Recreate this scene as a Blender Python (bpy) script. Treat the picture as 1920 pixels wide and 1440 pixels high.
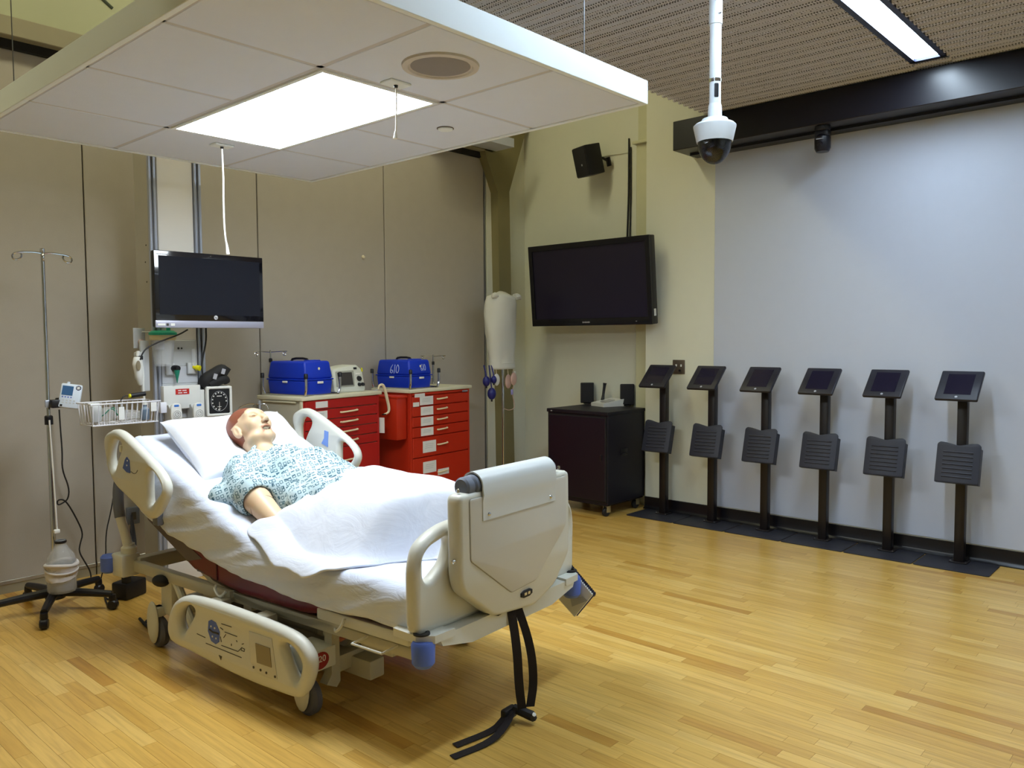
import bpy, bmesh, math, random
import numpy as np
from mathutils import Vector, Matrix, Euler, noise
from mathutils.geometry import tessellate_polygon

for o in list(bpy.data.objects): bpy.data.objects.remove(o)
scene = bpy.context.scene
COL = scene.collection

# ------------------------------------------------------------------ camera, world, exposure
H = 1.5
YAW, PITCH, ROLL, FPX = 0.73611417, -0.05654882, -0.00528643, 1511.70567
_f = Vector((math.cos(PITCH)*math.cos(YAW), math.cos(PITCH)*math.sin(YAW), math.sin(PITCH)))
_r = _f.cross(Vector((0, 0, 1))).normalized(); _u = _r.cross(_f)
_r2 = _r*math.cos(ROLL)+_u*math.sin(ROLL); _u2 = -_r*math.sin(ROLL)+_u*math.cos(ROLL)
cam_data = bpy.data.cameras.new('camera'); cam = bpy.data.objects.new('camera', cam_data); COL.objects.link(cam)
cam_data.sensor_width = 36; cam_data.lens = FPX*36/1920; cam_data.clip_start = .05
cam.matrix_world = Matrix(((_r2.x, _u2.x, -_f.x, 0), (_r2.y, _u2.y, -_f.y, 0), (_r2.z, _u2.z, -_f.z, H), (0, 0, 0, 1)))
scene.camera = cam
world = bpy.data.worlds.new('world'); scene.world = world; world.use_nodes = True
world.node_tree.nodes['Background'].inputs[0].default_value = (.8, .85, .9, 1)
world.node_tree.nodes['Background'].inputs[1].default_value = .05
vs = scene.view_settings; vs.view_transform = 'Standard'; vs.look = 'None'; vs.exposure = 0.0; vs.gamma = 1; vs.use_curve_mapping = False
L_PANEL = 27.0        # canopy light panel over the bed
L_TROUGH = 42.0       # cool fluorescent troughs of the dropped ceiling
L_HIGH = 19.0          # warm fluorescents of the higher ceiling behind the canopy
C_TROUGH = (.69, .85, 1.0)
C_HIGH = (1.0, .96, .64)
C_PANEL = (.86, .94, 1.0)

# ------------------------------------------------------------------ pixel -> place (1920x1440 frame)
def ray(px):
    return _r2*((px[0]-960)/FPX) + _u2*((720-px[1])/FPX) + _f
CAM = Vector((0, 0, H))
def onx(px, X): d = ray(px); return CAM+d*(X/d.x)
def ony(px, Y): d = ray(px); return CAM+d*(Y/d.y)
def onz(px, z): d = ray(px); return CAM+d*((z-H)/d.z)
BYAW = math.radians(5.0); BO = Vector((2.308, 2.142, 0))
def w2b(w):
    d = w-BO; c, s = math.cos(BYAW), math.sin(BYAW)
    return Vector((d.x*c+d.y*s, -d.x*s+d.y*c, w.z))
def bu(px, u): c = w2b(CAM); e = w2b(CAM+ray(px))-c; return c+e*((u-c.x)/e.x)
def bv(px, v): c = w2b(CAM); e = w2b(CAM+ray(px))-c; return c+e*((v-c.y)/e.y)

# ------------------------------------------------------------------ materials
def lin(c):
    return tuple(((x/255)/12.92 if x/255 <= .04045 else ((x/255+.055)/1.055)**2.4) for x in c)
MATS = {}
def mat(name, rgb, rough=.5, metal=0., var=.05, scale=12., bump=0., bscale=60., emit=None, estr=0., trans=0., alpha=1., ior=1.45, coat=0., spec=.5):
    if name in MATS: return MATS[name]
    m = bpy.data.materials.new(name); m.use_nodes = True; nt = m.node_tree; N = nt.nodes; L = nt.links
    b = N['Principled BSDF']; c = lin(rgb)
    tc = N.new('ShaderNodeTexCoord'); nz = N.new('ShaderNodeTexNoise'); nz.inputs['Scale'].default_value = scale; nz.inputs['Detail'].default_value = 3
    L.new(tc.outputs['Object'], nz.inputs['Vector'])
    mx = N.new('ShaderNodeMix'); mx.data_type = 'RGBA'
    mx.inputs[6].default_value = (*[max(0, x*(1-var)) for x in c], 1); mx.inputs[7].default_value = (*[min(1, x*(1+var)) for x in c], 1)
    L.new(nz.outputs['Fac'], mx.inputs[0]); L.new(mx.outputs[2], b.inputs['Base Color'])
    b.inputs['Roughness'].default_value = rough; b.inputs['Metallic'].default_value = metal
    b.inputs['Specular IOR Level'].default_value = spec
    b.inputs['Transmission Weight'].default_value = trans; b.inputs['Alpha'].default_value = alpha; b.inputs['IOR'].default_value = ior
    if coat: b.inputs['Coat Weight'].default_value = coat
    if emit: b.inputs['Emission Color'].default_value = (*emit, 1); b.inputs['Emission Strength'].default_value = estr
    if bump:
        n2 = N.new('ShaderNodeTexNoise'); n2.inputs['Scale'].default_value = bscale; n2.inputs['Detail'].default_value = 4
        L.new(tc.outputs['Object'], n2.inputs['Vector'])
        bp = N.new('ShaderNodeBump'); bp.inputs['Strength'].default_value = bump; bp.inputs['Distance'].default_value = .01
        L.new(n2.outputs['Fac'], bp.inputs['Height']); L.new(bp.outputs[0], b.inputs['Normal'])
    MATS[name] = m; return m
def nodes(m): return m.node_tree.nodes, m.node_tree.links, m.node_tree.nodes['Principled BSDF']

# ------------------------------------------------------------------ shapes: each returns (verts, faces)
def box(c, s, b=0., rot=None, seg=2):
    if b <= 0:
        x, y, z = s[0]/2, s[1]/2, s[2]/2
        V = [Vector((i*x, j*y, k*z)) for i in (-1, 1) for j in (-1, 1) for k in (-1, 1)]
        F = [(0, 1, 3, 2), (4, 6, 7, 5), (0, 4, 5, 1), (2, 3, 7, 6), (0, 2, 6, 4), (1, 5, 7, 3)]
    else:
        bm = bmesh.new(); bmesh.ops.create_cube(bm, size=1)
        for v in bm.verts: v.co = Vector((v.co.x*s[0], v.co.y*s[1], v.co.z*s[2]))
        bmesh.ops.bevel(bm, geom=bm.edges[:], offset=min(b, min(s)*.49), segments=seg, affect='EDGES', profile=.5)
        bm.verts.index_update(); V = [v.co.copy() for v in bm.verts]; F = [tuple(v.index for v in f.verts) for f in bm.faces]; bm.free()
    if rot is not None:
        R = Euler(rot).to_matrix(); V = [R @ v for v in V]
    c = Vector(c); return [v+c for v in V], F
def bb(lo, hi, b=0., seg=2):
    lo, hi = Vector(lo), Vector(hi); return box((lo+hi)/2, hi-lo, b, None, seg)
def frame_of(d):
    d = d.normalized(); a = Vector((0, 0, 1)) if abs(d.z) < .9 else Vector((1, 0, 0))
    x = d.cross(a).normalized(); return x, d.cross(x).normalized()
def chaikin(P, n=2, closed=False):
    P = [Vector(p) for p in P]
    for _ in range(n):
        Q = []; m = len(P)
        if not closed: Q.append(P[0])
        for i in range(m if closed else m-1):
            a, b = P[i], P[(i+1) % m]
            Q += [a*.75+b*.25, a*.25+b*.75]
        if not closed: Q.append(P[-1])
        P = Q
    return P
def tube(P, r, seg=8, smooth=0, closed=False):
    P = [Vector(p) for p in P]
    if smooth: P = chaikin(P, smooth, closed)
    n = len(P); V = []; F = []
    rs = r if isinstance(r, (list, tuple)) else None
    x = None
    for i, p in enumerate(P):
        if closed: d = P[(i+1) % n]-P[i-1]
        else: d = P[min(i+1, n-1)]-P[max(i-1, 0)]
        d = d.normalized()
        if x is None: x, y = frame_of(d)
        else:
            x = (x-d*x.dot(d)); x = x.normalized() if x.length > 1e-6 else frame_of(d)[0]
            y = d.cross(x)
        if rs: t = i/(n-1)*(len(rs)-1); k = min(int(t), len(rs)-2); rr = rs[k]+(rs[k+1]-rs[k])*(t-k)
        else: rr = r
        for j in range(seg):
            a = 2*math.pi*j/seg; V.append(p+(x*math.cos(a)+y*math.sin(a))*rr)
    for i in range(n if closed else n-1):
        i2 = (i+1) % n
        for j in range(seg):
            j2 = (j+1) % seg; F.append((i*seg+j, i*seg+j2, i2*seg+j2, i2*seg+j))
    if not closed: F.append(tuple(range(seg))[::-1]); F.append(tuple((n-1)*seg+j for j in range(seg)))
    return V, F
def cyl(a, b, r, r2=None, seg=16): return tube([a, b], [r, r if r2 is None else r2], seg)
def lathe(prof, c=(0, 0, 0), axis=(0, 0, 1), seg=24):
    d = Vector(axis).normalized(); x, y = frame_of(d); c = Vector(c); V = []; F = []; n = len(prof)
    for r, z in prof:
        for j in range(seg):
            a = 2*math.pi*j/seg; V.append(c+d*z+(x*math.cos(a)+y*math.sin(a))*max(r, 1e-5))
    for i in range(n-1):
        for j in range(seg):
            j2 = (j+1) % seg; F.append((i*seg+j, i*seg+j2, (i+1)*seg+j2, (i+1)*seg+j))
    if prof[0][0] > 1e-4: F.append(tuple(range(seg))[::-1])
    if prof[-1][0] > 1e-4: F.append(tuple((n-1)*seg+j for j in range(seg)))
    return V, F
def ell(c, r, seg=20, rings=12, R=None):
    V = []; F = []; c = Vector(c)
    for i in range(rings+1):
        t = math.pi*i/rings
        for j in range(seg):
            a = 2*math.pi*j/seg; p = Vector((r[0]*math.sin(t)*math.cos(a), r[1]*math.sin(t)*math.sin(a), r[2]*math.cos(t)))
            V.append(c+(R @ p if R else p))
    for i in range(rings):
        for j in range(seg):
            j2 = (j+1) % seg; F.append((i*seg+j, (i+1)*seg+j, (i+1)*seg+j2, i*seg+j2))
    return V, F
def offset2(P, b):
    n = len(P); A = sum(P[i][0]*P[(i+1) % n][1]-P[(i+1) % n][0]*P[i][1] for i in range(n)); sg = 1 if A > 0 else -1
    Q = []
    for i in range(n):
        p = Vector(P[i]); d1 = (p-Vector(P[i-1])); d2 = (Vector(P[(i+1) % n])-p)
        if d1.length < 1e-9 or d2.length < 1e-9: Q.append(tuple(p)); continue
        d1.normalize(); d2.normalize(); n1 = Vector((-d1.y, d1.x)); n2 = Vector((-d2.y, d2.x)); m = n1+n2
        if m.length < 1e-3: m = n1
        m.normalize(); k = max(.5, m.dot(n1)); Q.append(tuple(p+m*(sg*b/k)))
    return Q
def fillet(P, r, n=4):
    P = [Vector(p) for p in P]; Q = []; m = len(P)
    for i in range(m):
        p, a, b = P[i], P[i-1], P[(i+1) % m]; d1 = a-p; d2 = b-p
        t = min(r, d1.length*.45, d2.length*.45); A = p+d1.normalized()*t; B = p+d2.normalized()*t
        for k in range(n+1):
            s = k/n; Q.append(A*(1-s)**2+p*2*s*(1-s)+B*s*s)
    return Q
def plate(outer, holes=(), t=.03, b=.008, fr=None, smooth=2, hsmooth=None):
    """rounded slab of thickness t from a 2D outline with holes; fr(x,y,w) -> 3D"""
    rnd = lambda P, k: [tuple(p) for p in (chaikin([Vector(p) for p in P], k, True) if isinstance(k, int) else fillet(P, k))]
    cons = [rnd(outer, smooth)]
    for h in holes: cons.append(rnd(h, smooth if hsmooth is None else hsmooth))
    V = []; F = []
    lay = []
    for ci, P in enumerate(cons):
        s = 1 if ci == 0 else -1
        rings = []
        for off, w in ((b, -t/2), (b*.3, -t/2+b*.3), (0, -t/2+b), (0, t/2-b), (b*.3, t/2-b*.3), (b, t/2)):
            Q = offset2(P, s*off) if off else P
            rings.append(len(V)); V += [Vector(fr(q[0], q[1], w)) for q in Q]
        n = len(P)
        for a, c in zip(rings, rings[1:]):
            for i in range(n):
                j = (i+1) % n; F.append((a+i, a+j, c+j, c+i))
        lay.append((rings[0], rings[-1], n, offset2(P, s*b)))
    tris = tessellate_polygon([[Vector((q[0], q[1], 0)) for q in l[3]] for l in lay])
    for k in (0, 1):
        idx = []
        for l in lay: idx += list(range(l[k], l[k]+l[2]))
        for tr in tris: F.append(tuple(idx[i] for i in (tr if k else tr[::-1])))
    return V, F
def prism(P, fr, a, b):
    n = len(P); V = [Vector(fr(p[0], p[1], w)) for w in (a, b) for p in P]
    F = [(i, (i+1) % n, n+(i+1) % n, n+i) for i in range(n)]+[tuple(range(n))[::-1], tuple(range(n, 2*n))]
    return V, F
def ribbon(P, W, th, smooth=2):
    P = chaikin(P, smooth); n = len(P); V = []; F = []
    W = Vector(W)
    for i, p in enumerate(P):
        d = (P[min(i+1, n-1)]-P[max(i-1, 0)]).normalized(); nn = d.cross(W).normalized()*(th/2)
        V += [p-W/2-nn, p+W/2-nn, p+W/2+nn, p-W/2+nn]
    for i in range(n-1):
        for j in range(4): F.append((i*4+j, i*4+(j+1) % 4, i*4+4+(j+1) % 4, i*4+4+j))
    F += [(3, 2, 1, 0), tuple(4*(n-1)+j for j in range(4))]
    return V, F
def grid(fn, nu, nv):
    V = [Vector(fn(i/nu, j/nv)) for i in range(nu+1) for j in range(nv+1)]
    F = [(i*(nv+1)+j, (i+1)*(nv+1)+j, (i+1)*(nv+1)+j+1, i*(nv+1)+j+1) for i in range(nu) for j in range(nv)]
    return V, F
def xf(sh, M): return [M @ Vector(v) for v in sh[0]], sh[1]
def yz(x0): return lambda a, b, w: (x0+w, a, b)
def xz(y0): return lambda a, b, w: (a, y0+w, b)
def xy(z0): return lambda a, b, w: (a, b, z0+w)

# ------------------------------------------------------------------ objects
def mesh(name, shapes, m, smooth=True, ang=35, fixn=True):
    V = []; F = []
    for sv, sf in shapes:
        k = len(V); V += [tuple(v) for v in sv]; F += [tuple(i+k for i in f) for f in sf]
    me = bpy.data.meshes.new(name); me.from_pydata(V, [], F)
    if fixn:
        bm = bmesh.new(); bm.from_mesh(me); bmesh.ops.recalc_face_normals(bm, faces=bm.faces[:]); bm.to_mesh(me); bm.free()
    if smooth:
        me.polygons.foreach_set('use_smooth', [True]*len(me.polygons)); me.set_sharp_from_angle(angle=math.radians(ang))
    if m: me.materials.append(m)
    me.update(); return me
def link(name, me, parent=None):
    o = bpy.data.objects.new(name, me); COL.objects.link(o)
    if parent: o.parent = parent
    return o
def part(parent, name, m, *shapes, label=None, kind=None, **kw):
    o = link(name, mesh(name, shapes, m, **kw), parent)
    if label: o['label'] = label
    if kind: o['kind'] = kind
    return o
def tag(o, label, cat, group=None, kind=None):
    o['label'] = label; o['category'] = cat
    if group: o['group'] = group
    if kind: o['kind'] = kind
    return o
def thing(name, label, cat, loc=(0, 0, 0), rz=0., group=None, rot=None):
    o = bpy.data.objects.new(name, None); COL.objects.link(o); o.empty_display_size = .1
    o.location = loc; o.rotation_euler = rot if rot else (0, 0, rz)
    return tag(o, label, cat, group)
def struct(name, m, *shapes, parent=None, label=None, cat=None, **kw):
    o = link(name, mesh(name, shapes, m, **kw), parent)
    if not parent:
        o['kind'] = 'structure'
        if label: o['label'] = label; o['category'] = cat or 'wall'
    return o
def copy_tree(o, parent=None):
    c = o.copy(); COL.objects.link(c); c.parent = parent
    for ch in list(o.children): copy_tree(ch, c)
    return c
def text(parent, name, s, size, m, M, depth=.0015, align='CENTER'):
    cu = bpy.data.curves.new(name, 'FONT'); cu.body = s; cu.size = size; cu.extrude = depth/2; cu.align_x = align; cu.align_y = 'CENTER'
    t = bpy.data.objects.new(name, cu); COL.objects.link(t)
    me = bpy.data.meshes.new_from_object(t.evaluated_get(bpy.context.evaluated_depsgraph_get()))
    bpy.data.objects.remove(t); me.name = name; me.transform(M); me.materials.clear(); me.materials.append(m)
    return link(name, me, parent)
def basis(x, y, z, o): return Matrix(((x[0], y[0], z[0], o[0]), (x[1], y[1], z[1], o[1]), (x[2], y[2], z[2], o[2]), (0, 0, 0, 1)))

# ------------------------------------------------------------------ signed distance volumes -> mesh
class Vol:
    def __init__(s, lo, hi, h):
        s.lo = np.array(lo, float); s.h = h; s.n = np.ceil((np.array(hi)-s.lo)/h).astype(int)+1
        s.d = np.full(s.n, .2, np.float32)
    def sub(s, lo, hi):
        a = np.clip(np.floor((np.array(lo)-s.lo)/s.h).astype(int), 0, s.n); b = np.clip(np.ceil((np.array(hi)-s.lo)/s.h).astype(int)+1, 0, s.n)
        sl = tuple(slice(a[i], b[i]) for i in range(3))
        ax = [s.lo[i]+s.h*np.arange(a[i], b[i]) for i in range(3)]
        return sl, np.meshgrid(*ax, indexing='ij')
    def mix(s, sl, d, k, op):
        o = s.d[sl]; d = d.astype(np.float32)
        if op == '-':
            d = -d; hh = np.maximum(k-np.abs(o-d), 0)/k; s.d[sl] = np.maximum(o, d)+hh*hh*k*.25
        else:
            hh = np.maximum(k-np.abs(o-d), 0)/k; s.d[sl] = np.minimum(o, d)-hh*hh*k*.25
    def ell(s, c, r, k=.02, op='+', R=None):
        c = np.array(c, float); r = np.array(r, float); m = max(r)+k+.03
        sl, P = s.sub(c-m, c+m); Q = [P[i]-c[i] for i in range(3)]
        if R is not None: R = np.array(R); Q = [R[0, i]*Q[0]+R[1, i]*Q[1]+R[2, i]*Q[2] for i in range(3)]
        k0 = np.sqrt(sum((Q[i]/r[i])**2 for i in range(3))); k1 = np.sqrt(sum((Q[i]/r[i]**2)**2 for i in range(3)))+1e-9
        s.mix(sl, k0*(k0-1)/k1, k, op)
    def cone(s, a, b, ra, rb, k=.02, op='+', flat=None):
        a = np.array(a, float); b = np.array(b, float); m = max(ra, rb)+k+.03
        sl, P = s.sub(np.minimum(a, b)-m, np.maximum(a, b)+m); ab = b-a; L2 = ab@ab
        t = np.clip(sum((P[i]-a[i])*ab[i] for i in range(3))/L2, 0, 1)
        s.mix(sl, np.sqrt(sum((P[i]-a[i]-t*ab[i])**2 for i in range(3)))-(ra+(rb-ra)*t), k, op)
    def mesh(s):
        d = s.d; ins = d < 0; n = np.array(d.shape)-1
        acc = np.zeros((*n, 3), np.float32); cnt = np.zeros(n, np.float32)
        for ax in range(3):
            o1, o2 = [i for i in range(3) if i != ax]
            for a in (0, 1):
                for b in (0, 1):
                    s0 = [slice(0, n[i]) for i in range(3)]
                    s0[o1] = slice(a, n[o1]+a); s0[o2] = slice(b, n[o2]+b); s1 = list(s0); s1[ax] = slice(1, n[ax]+1)
                    d0 = d[tuple(s0)]; d1 = d[tuple(s1)]; cr = (d0 < 0) != (d1 < 0)
                    t = np.where(cr, d0/(d0-d1+1e-12), 0)
                    acc[..., ax] += t; acc[..., o1] += cr*a; acc[..., o2] += cr*b; cnt += cr
        act = cnt > 0; idx = -np.ones(n, np.int64); idx[act] = np.arange(act.sum())
        ijk = np.argwhere(act); V = (ijk+acc[act]/cnt[act][:, None])*s.h+s.lo
        F = []
        for ax in range(3):
            o1, o2 = (ax+1) % 3, (ax+2) % 3
            s0 = [slice(None)]*3; s1 = [slice(None)]*3; s0[ax] = slice(0, -1); s1[ax] = slice(1, None)
            a0 = ins[tuple(s0)]; cr = a0 != ins[tuple(s1)]
            q = np.argwhere(cr); q = q[(q[:, o1] > 0) & (q[:, o2] > 0) & (q[:, o1] < n[o1]) & (q[:, o2] < n[o2])]
            fl = a0[tuple(q.T)]
            e1 = np.zeros(3, int); e1[o1] = 1; e2 = np.zeros(3, int); e2[o2] = 1
            g = lambda p: idx[tuple(p.T)]
            f = np.stack([g(q-e1-e2), g(q-e2), g(q), g(q-e1)], 1)
            f[~fl] = f[~fl][:, ::-1]; F.append(f)
        return V, np.concatenate(F)
def vol_mesh(name, V, F, m, cols=None):
    me = bpy.data.meshes.new(name); me.from_pydata(V.tolist(), [], F.tolist())
    me.polygons.foreach_set('use_smooth', [True]*len(me.polygons))
    if cols is not None:
        a = me.color_attributes.new('tint', 'FLOAT_COLOR', 'POINT'); a.data.foreach_set('color', np.concatenate([cols, np.ones((len(cols), 1))], 1).astype(np.float32).ravel())
    if m: me.materials.append(m)
    me.update(); return me
# ------------------------------------------------------------------ setting: floor
random.seed(4)
XW, YP = 6.0, 5.4            # screen wall plane, partition plane
m_wood = bpy.data.materials.new('maple_strip'); m_wood.use_nodes = True
def wood_nodes():
    N, L, b = nodes(m_wood)
    geo = N.new('ShaderNodeNewGeometry'); oi = N.new('ShaderNodeObjectInfo')
    add = N.new('ShaderNodeMath'); add.operation = 'ADD'; fr = N.new('ShaderNodeMath'); fr.operation = 'FRACT'
    L.new(geo.outputs['Random Per Island'], add.inputs[0]); L.new(oi.outputs['Random'], add.inputs[1]); L.new(add.outputs[0], fr.inputs[0])
    rmp = N.new('ShaderNodeValToRGB'); e = rmp.color_ramp.elements
    e[0].position = 0; e[0].color = (.64, .36, .07, 1); e[1].position = 1; e[1].color = (.80, .53, .155, 1)
    for p, c in ((.03, (.54, .275, .042, 1)), (.06, (.66, .385, .08, 1)), (.5, (.73, .45, .105, 1)), (.8, (.77, .485, .125, 1))):
        x = rmp.color_ramp.elements.new(p); x.color = c
    L.new(fr.outputs[0], rmp.inputs[0])
    mp = N.new('ShaderNodeMapping'); mp.inputs['Scale'].default_value = (38, 2.2, 1); L.new(geo.outputs['Position'], mp.inputs['Vector'])
    off = N.new('ShaderNodeVectorMath'); off.operation = 'ADD'; sc = N.new('ShaderNodeMath'); sc.operation = 'MULTIPLY'; sc.inputs[1].default_value = 37
    L.new(fr.outputs[0], sc.inputs[0]); L.new(mp.outputs[0], off.inputs[0]); L.new(sc.outputs[0], off.inputs[1])
    nz = N.new('ShaderNodeTexNoise'); nz.inputs['Scale'].default_value = 1.6; nz.inputs['Detail'].default_value = 6; nz.inputs['Distortion'].default_value = .6
    L.new(off.outputs[0], nz.inputs['Vector'])
    mx = N.new('ShaderNodeMix'); mx.data_type = 'RGBA'; mx.blend_type = 'MULTIPLY'; mx.inputs[0].default_value = .55
    r2 = N.new('ShaderNodeValToRGB'); r2.color_ramp.elements[0].position = .3; r2.color_ramp.elements[0].color = (.62, .55, .45, 1); r2.color_ramp.elements[1].position = .6
    L.new(nz.outputs['Fac'], r2.inputs[0]); L.new(rmp.outputs[0], mx.inputs[6]); L.new(r2.outputs[0], mx.inputs[7]); L.new(mx.outputs[2], b.inputs['Base Color'])
    b.inputs['Roughness'].default_value = .34; b.inputs['Coat Weight'].default_value = .5; b.inputs['Coat Roughness'].default_value = .16
wood_nodes()
m_sub = mat('floor_base', (70, 48, 22), .8)
floor = struct('floor', m_sub, bb((-3, -3, -.11), (6.3, 5.6, -.012)))
PW = .0572
boards = []
x = -2.95; ri = 0
while x < 6.2:
    y = -2.95-random.random()*.8
    while y < 5.5:
        L = random.choice((.22, .3, .38, .45, .55, .7, .9))*random.uniform(.85, 1.15)
        y0, y1 = max(y, -2.95), min(y+L, 5.5)
        if y1-y0 > .05: boards.append((x, y0, y1))
        y += L
    x += PW
def pix(p):
    d = Vector(p)-CAM; w = d.dot(_f)
    if w < .2: return None
    return 960+d.dot(_r2)/w*FPX, 720-d.dot(_u2)/w*FPX
def shown(bd):
    p = pix((bd[0]+PW/2, (bd[1]+bd[2])/2, 0))
    if p is None or not (-20 < p[0] < 1940 and p[1] < 1460): return 0
    c = w2b(Vector((bd[0], (bd[1]+bd[2])/2, 0)))
    if abs(c.x) < .45 and .35 < c.y < 2.1: return 0
    q = Vector((bd[0], (bd[1]+bd[2])/2, 0))-CAM
    return (bd[2]-bd[1])/q.length_squared
boards.sort(key=shown, reverse=True)
unit = mesh('plank', [box((.5, .5, -.5), (1, 1, 1))], m_wood, smooth=False)
for bx0, y0, y1 in boards[:300]:
    o = link('plank', unit, floor); o.location = (bx0, y0, 0); o.scale = (PW-.0009, y1-y0-.0009, .0115)
o = link('plank_field', mesh('plank_field', [bb((a, y0, -.0115), (a+PW-.0009, y1-.0009, 0)) for a, y0, y1 in boards[300:]], m_wood, smooth=False, fixn=False), floor); o['kind'] = 'stuff'

# ------------------------------------------------------------------ setting: walls
m_fab = mat('partition_fabric', (172, 165, 154), .9, var=.04, bump=.12, bscale=260)
m_cream = mat('cream_paint', (218, 218, 200), .6, var=.02, bump=.04, bscale=25)
m_white = mat('screen_paint', (192, 198, 213), .55, var=.015, bump=.03, bscale=18)
m_alu = mat('brushed_aluminium', (185, 188, 195), .35, .9)
m_dark = mat('dark_gap', (26, 24, 22), .8)
m_trackb = mat('track_paint', (150, 142, 118), .6)
m_olive = mat('concrete_olive', (128, 120, 84), .8, var=.1, scale=6, bump=.15, bscale=30)
m_black = mat('black_metal', (24, 22, 30), .32, var=.1)
m_vinyl = mat('black_vinyl', (16, 15, 20), .32)

wall_left = struct('wall_left', m_dark, bb((-3, YP+.02, 0), (5.585, YP+.06, 3.24)), label='grey-beige fabric folding partition wall behind the bed', cat='wall')
pb = [-2.77, -1.58, -.39, .80, 1.985, 3.184, 4.367, 5.575]
for a, b in zip(pb, pb[1:]):
    p = part(wall_left, 'panel', m_fab, bb((a+.004, YP, .075), (b-.004, YP+.02, 3.20), .004, 1))
    part(p, 'bottom_rail', m_alu, bb((a+.004, YP-.004, .055), (b-.004, YP+.018, .078), .002, 1))
    part(p, 'seal', m_trackb, bb((a+.004, YP+.004, 0), (b-.004, YP+.02, .056)))
part(wall_left, 'edge_trim', m_alu, bb((5.577, YP-.006, 0), (5.59, YP+.02, 3.2)))
part(wall_left, 'track_header', m_trackb, bb((-3, YP-.10, 3.25), (5.60, YP+.1, 3.36), .004, 1))
part(wall_left, 'track_slot', m_dark, bb((-3, YP-.03, 3.20), (5.6, YP+.06, 3.25)))
m_up = mat('upper_wall_paint', (178, 180, 150), .65, var=.03)
struct('wall_upper', m_up, bb((-3, YP+.1, 3.2), (6.3, YP+.2, 4.7)))
part(wall_left, 'door_stop', mat('stop_plastic', (215, 205, 180), .5), lathe([(0, .012), (.012, .010), (.016, 0)], ony((681, 482), YP), (0, -1, 0), 12))
# diagonal brace high on the upper wall
pa, pb_ = ony((150, -40), YP+.1), ony((211, 16), YP+.1)
struct('trim_1', mat('brace_steel', (70, 78, 66), .5), tube([pa, pb_], .011, 8))

wall_back = struct('wall_back', m_cream, bb((6.15, 3.80, 0), (6.3, 5.5, 4.7)), label='cream wall behind the wall-mounted television', cat='wall')
struct('wall_jamb', m_cream, bb((5.60, YP-.01, 0), (6.15, YP+.1, 4.7)))
wall_right = struct('wall_right', m_cream, bb((XW, -3, 0), (6.3, 3.86, 4.7)), label='long wall behind the row of tablet stands', cat='wall')
ysm = onx((1340, 500), XW).y
part(wall_right, 'screen_panel', m_white, bb((XW-.006, -2.9, .115), (XW+.02, ysm, 3.0), .002, 1), label='smooth white projection surface')
bbd = struct('baseboard_right', m_vinyl, prism([(XW, 0), (XW-.030, 0), (XW-.030, .006), (XW-.016, .018), (XW-.010, .03), (XW-.010, .105), (XW, .108)], lambda a, b, w: (a, w, b), -2.9, 3.86))
# casing strip between television wall and screen wall, with a ledge and the slot above it
tr2 = struct('trim_2', mat('casing_paint', (205, 203, 168), .6), bb((6.10, 3.84, 0), (6.16, 4.03, 3.20), .004, 1), bb((6.06, 3.83, 3.20), (6.17, 4.05, 3.225), .004, 1), bb((6.13, 3.84, 3.22), (6.16, 4.03, 4.7)))
# flared concrete column in the corner
ycf = 5.30
def pcol(px): q = ony(px, ycf); return (q.x, q.z)
fl = [pcol(p) for p in ((933, 360), (911, 290), (895, 238), (992, 226), (985, 250), (955, 360))]
bt = ony((963, 860), ycf).x; bl = ony((944, 860), ycf).x
colm = struct('column', m_olive, prism([(bl-.005, 0), fl[0], fl[1], (fl[2][0], 3.6), (fl[3][0], 3.6), fl[4], fl[5], (bt+.02, 0)], lambda a, b, w: (a, w, b), ycf, ycf+.09), smooth=False, label='olive concrete column with flared top in the far corner', cat='column')
# soffit block beside the flare
struct('trim_3', m_white, bb((4.9, YP-.35, 3.26), (5.62, YP-.12, 3.34)))
struct('wall_front', m_cream, bb((-3, -3.1, 0), (6.3, -3, 4.7)))
struct('wall_near', m_cream, bb((-3.1, -3, 0), (-3, 5.6, 4.7)))

# ------------------------------------------------------------------ setting: ceilings
m_deck = mat('perforated_deck', (150, 136, 120), .6)
def deck_nodes():
    N, L, b = nodes(m_deck)
    tc = N.new('ShaderNodeTexCoord'); vo = N.new('ShaderNodeTexVoronoi'); vo.inputs['Scale'].default_value = 62; vo.inputs['Randomness'].default_value = .15
    L.new(tc.outputs['Object'], vo.inputs['Vector'])
    lt = N.new('ShaderNodeMapRange'); lt.inputs[1].default_value = .28; lt.inputs[2].default_value = .36; L.new(vo.outputs['Distance'], lt.inputs[0])
    mx = N.new('ShaderNodeMix'); mx.data_type = 'RGBA'; mx.inputs[6].default_value = (*lin((92, 88, 86)), 1); mx.inputs[7].default_value = (*lin((208, 206, 210)), 1)
    L.new(lt.outputs[0], mx.inputs[0]); L.new(mx.outputs[2], b.inputs['Base Color'])
deck_nodes()
ZD = 3.21
def deck(y0, y1, x0=-3., x1=5.99):
    prof = []; p = .074; x = x0
    while x < x1:
        for dx, z in ((0, .0), (.020, .0), (.037, .036), (.057, .036)): prof.append((x+dx, ZD+z))
        x += p
    V = []; F = []; n = len(prof)
    for yv in (y0, y1):
        V += [Vector((a, yv, b)) for a, b in prof]
    for yv in (y0, y1): V += [Vector((a, yv, b+.004)) for a, b in prof]
    for i in range(n-1):
        F += [(i, i+1, n+i+1, n+i), (2*n+i, 3*n+i, 3*n+i+1, 2*n+i+1), (i, 2*n+i, 2*n+i+1, i+1), (n+i, n+i+1, 3*n+i+1, 3*n+i)]
    return V, F
ceiling = struct('ceiling', mat('ceiling_void', (60, 58, 55), .9), bb((-3, -3, 3.45), (6.0, 3.10, 3.5)))
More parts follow.
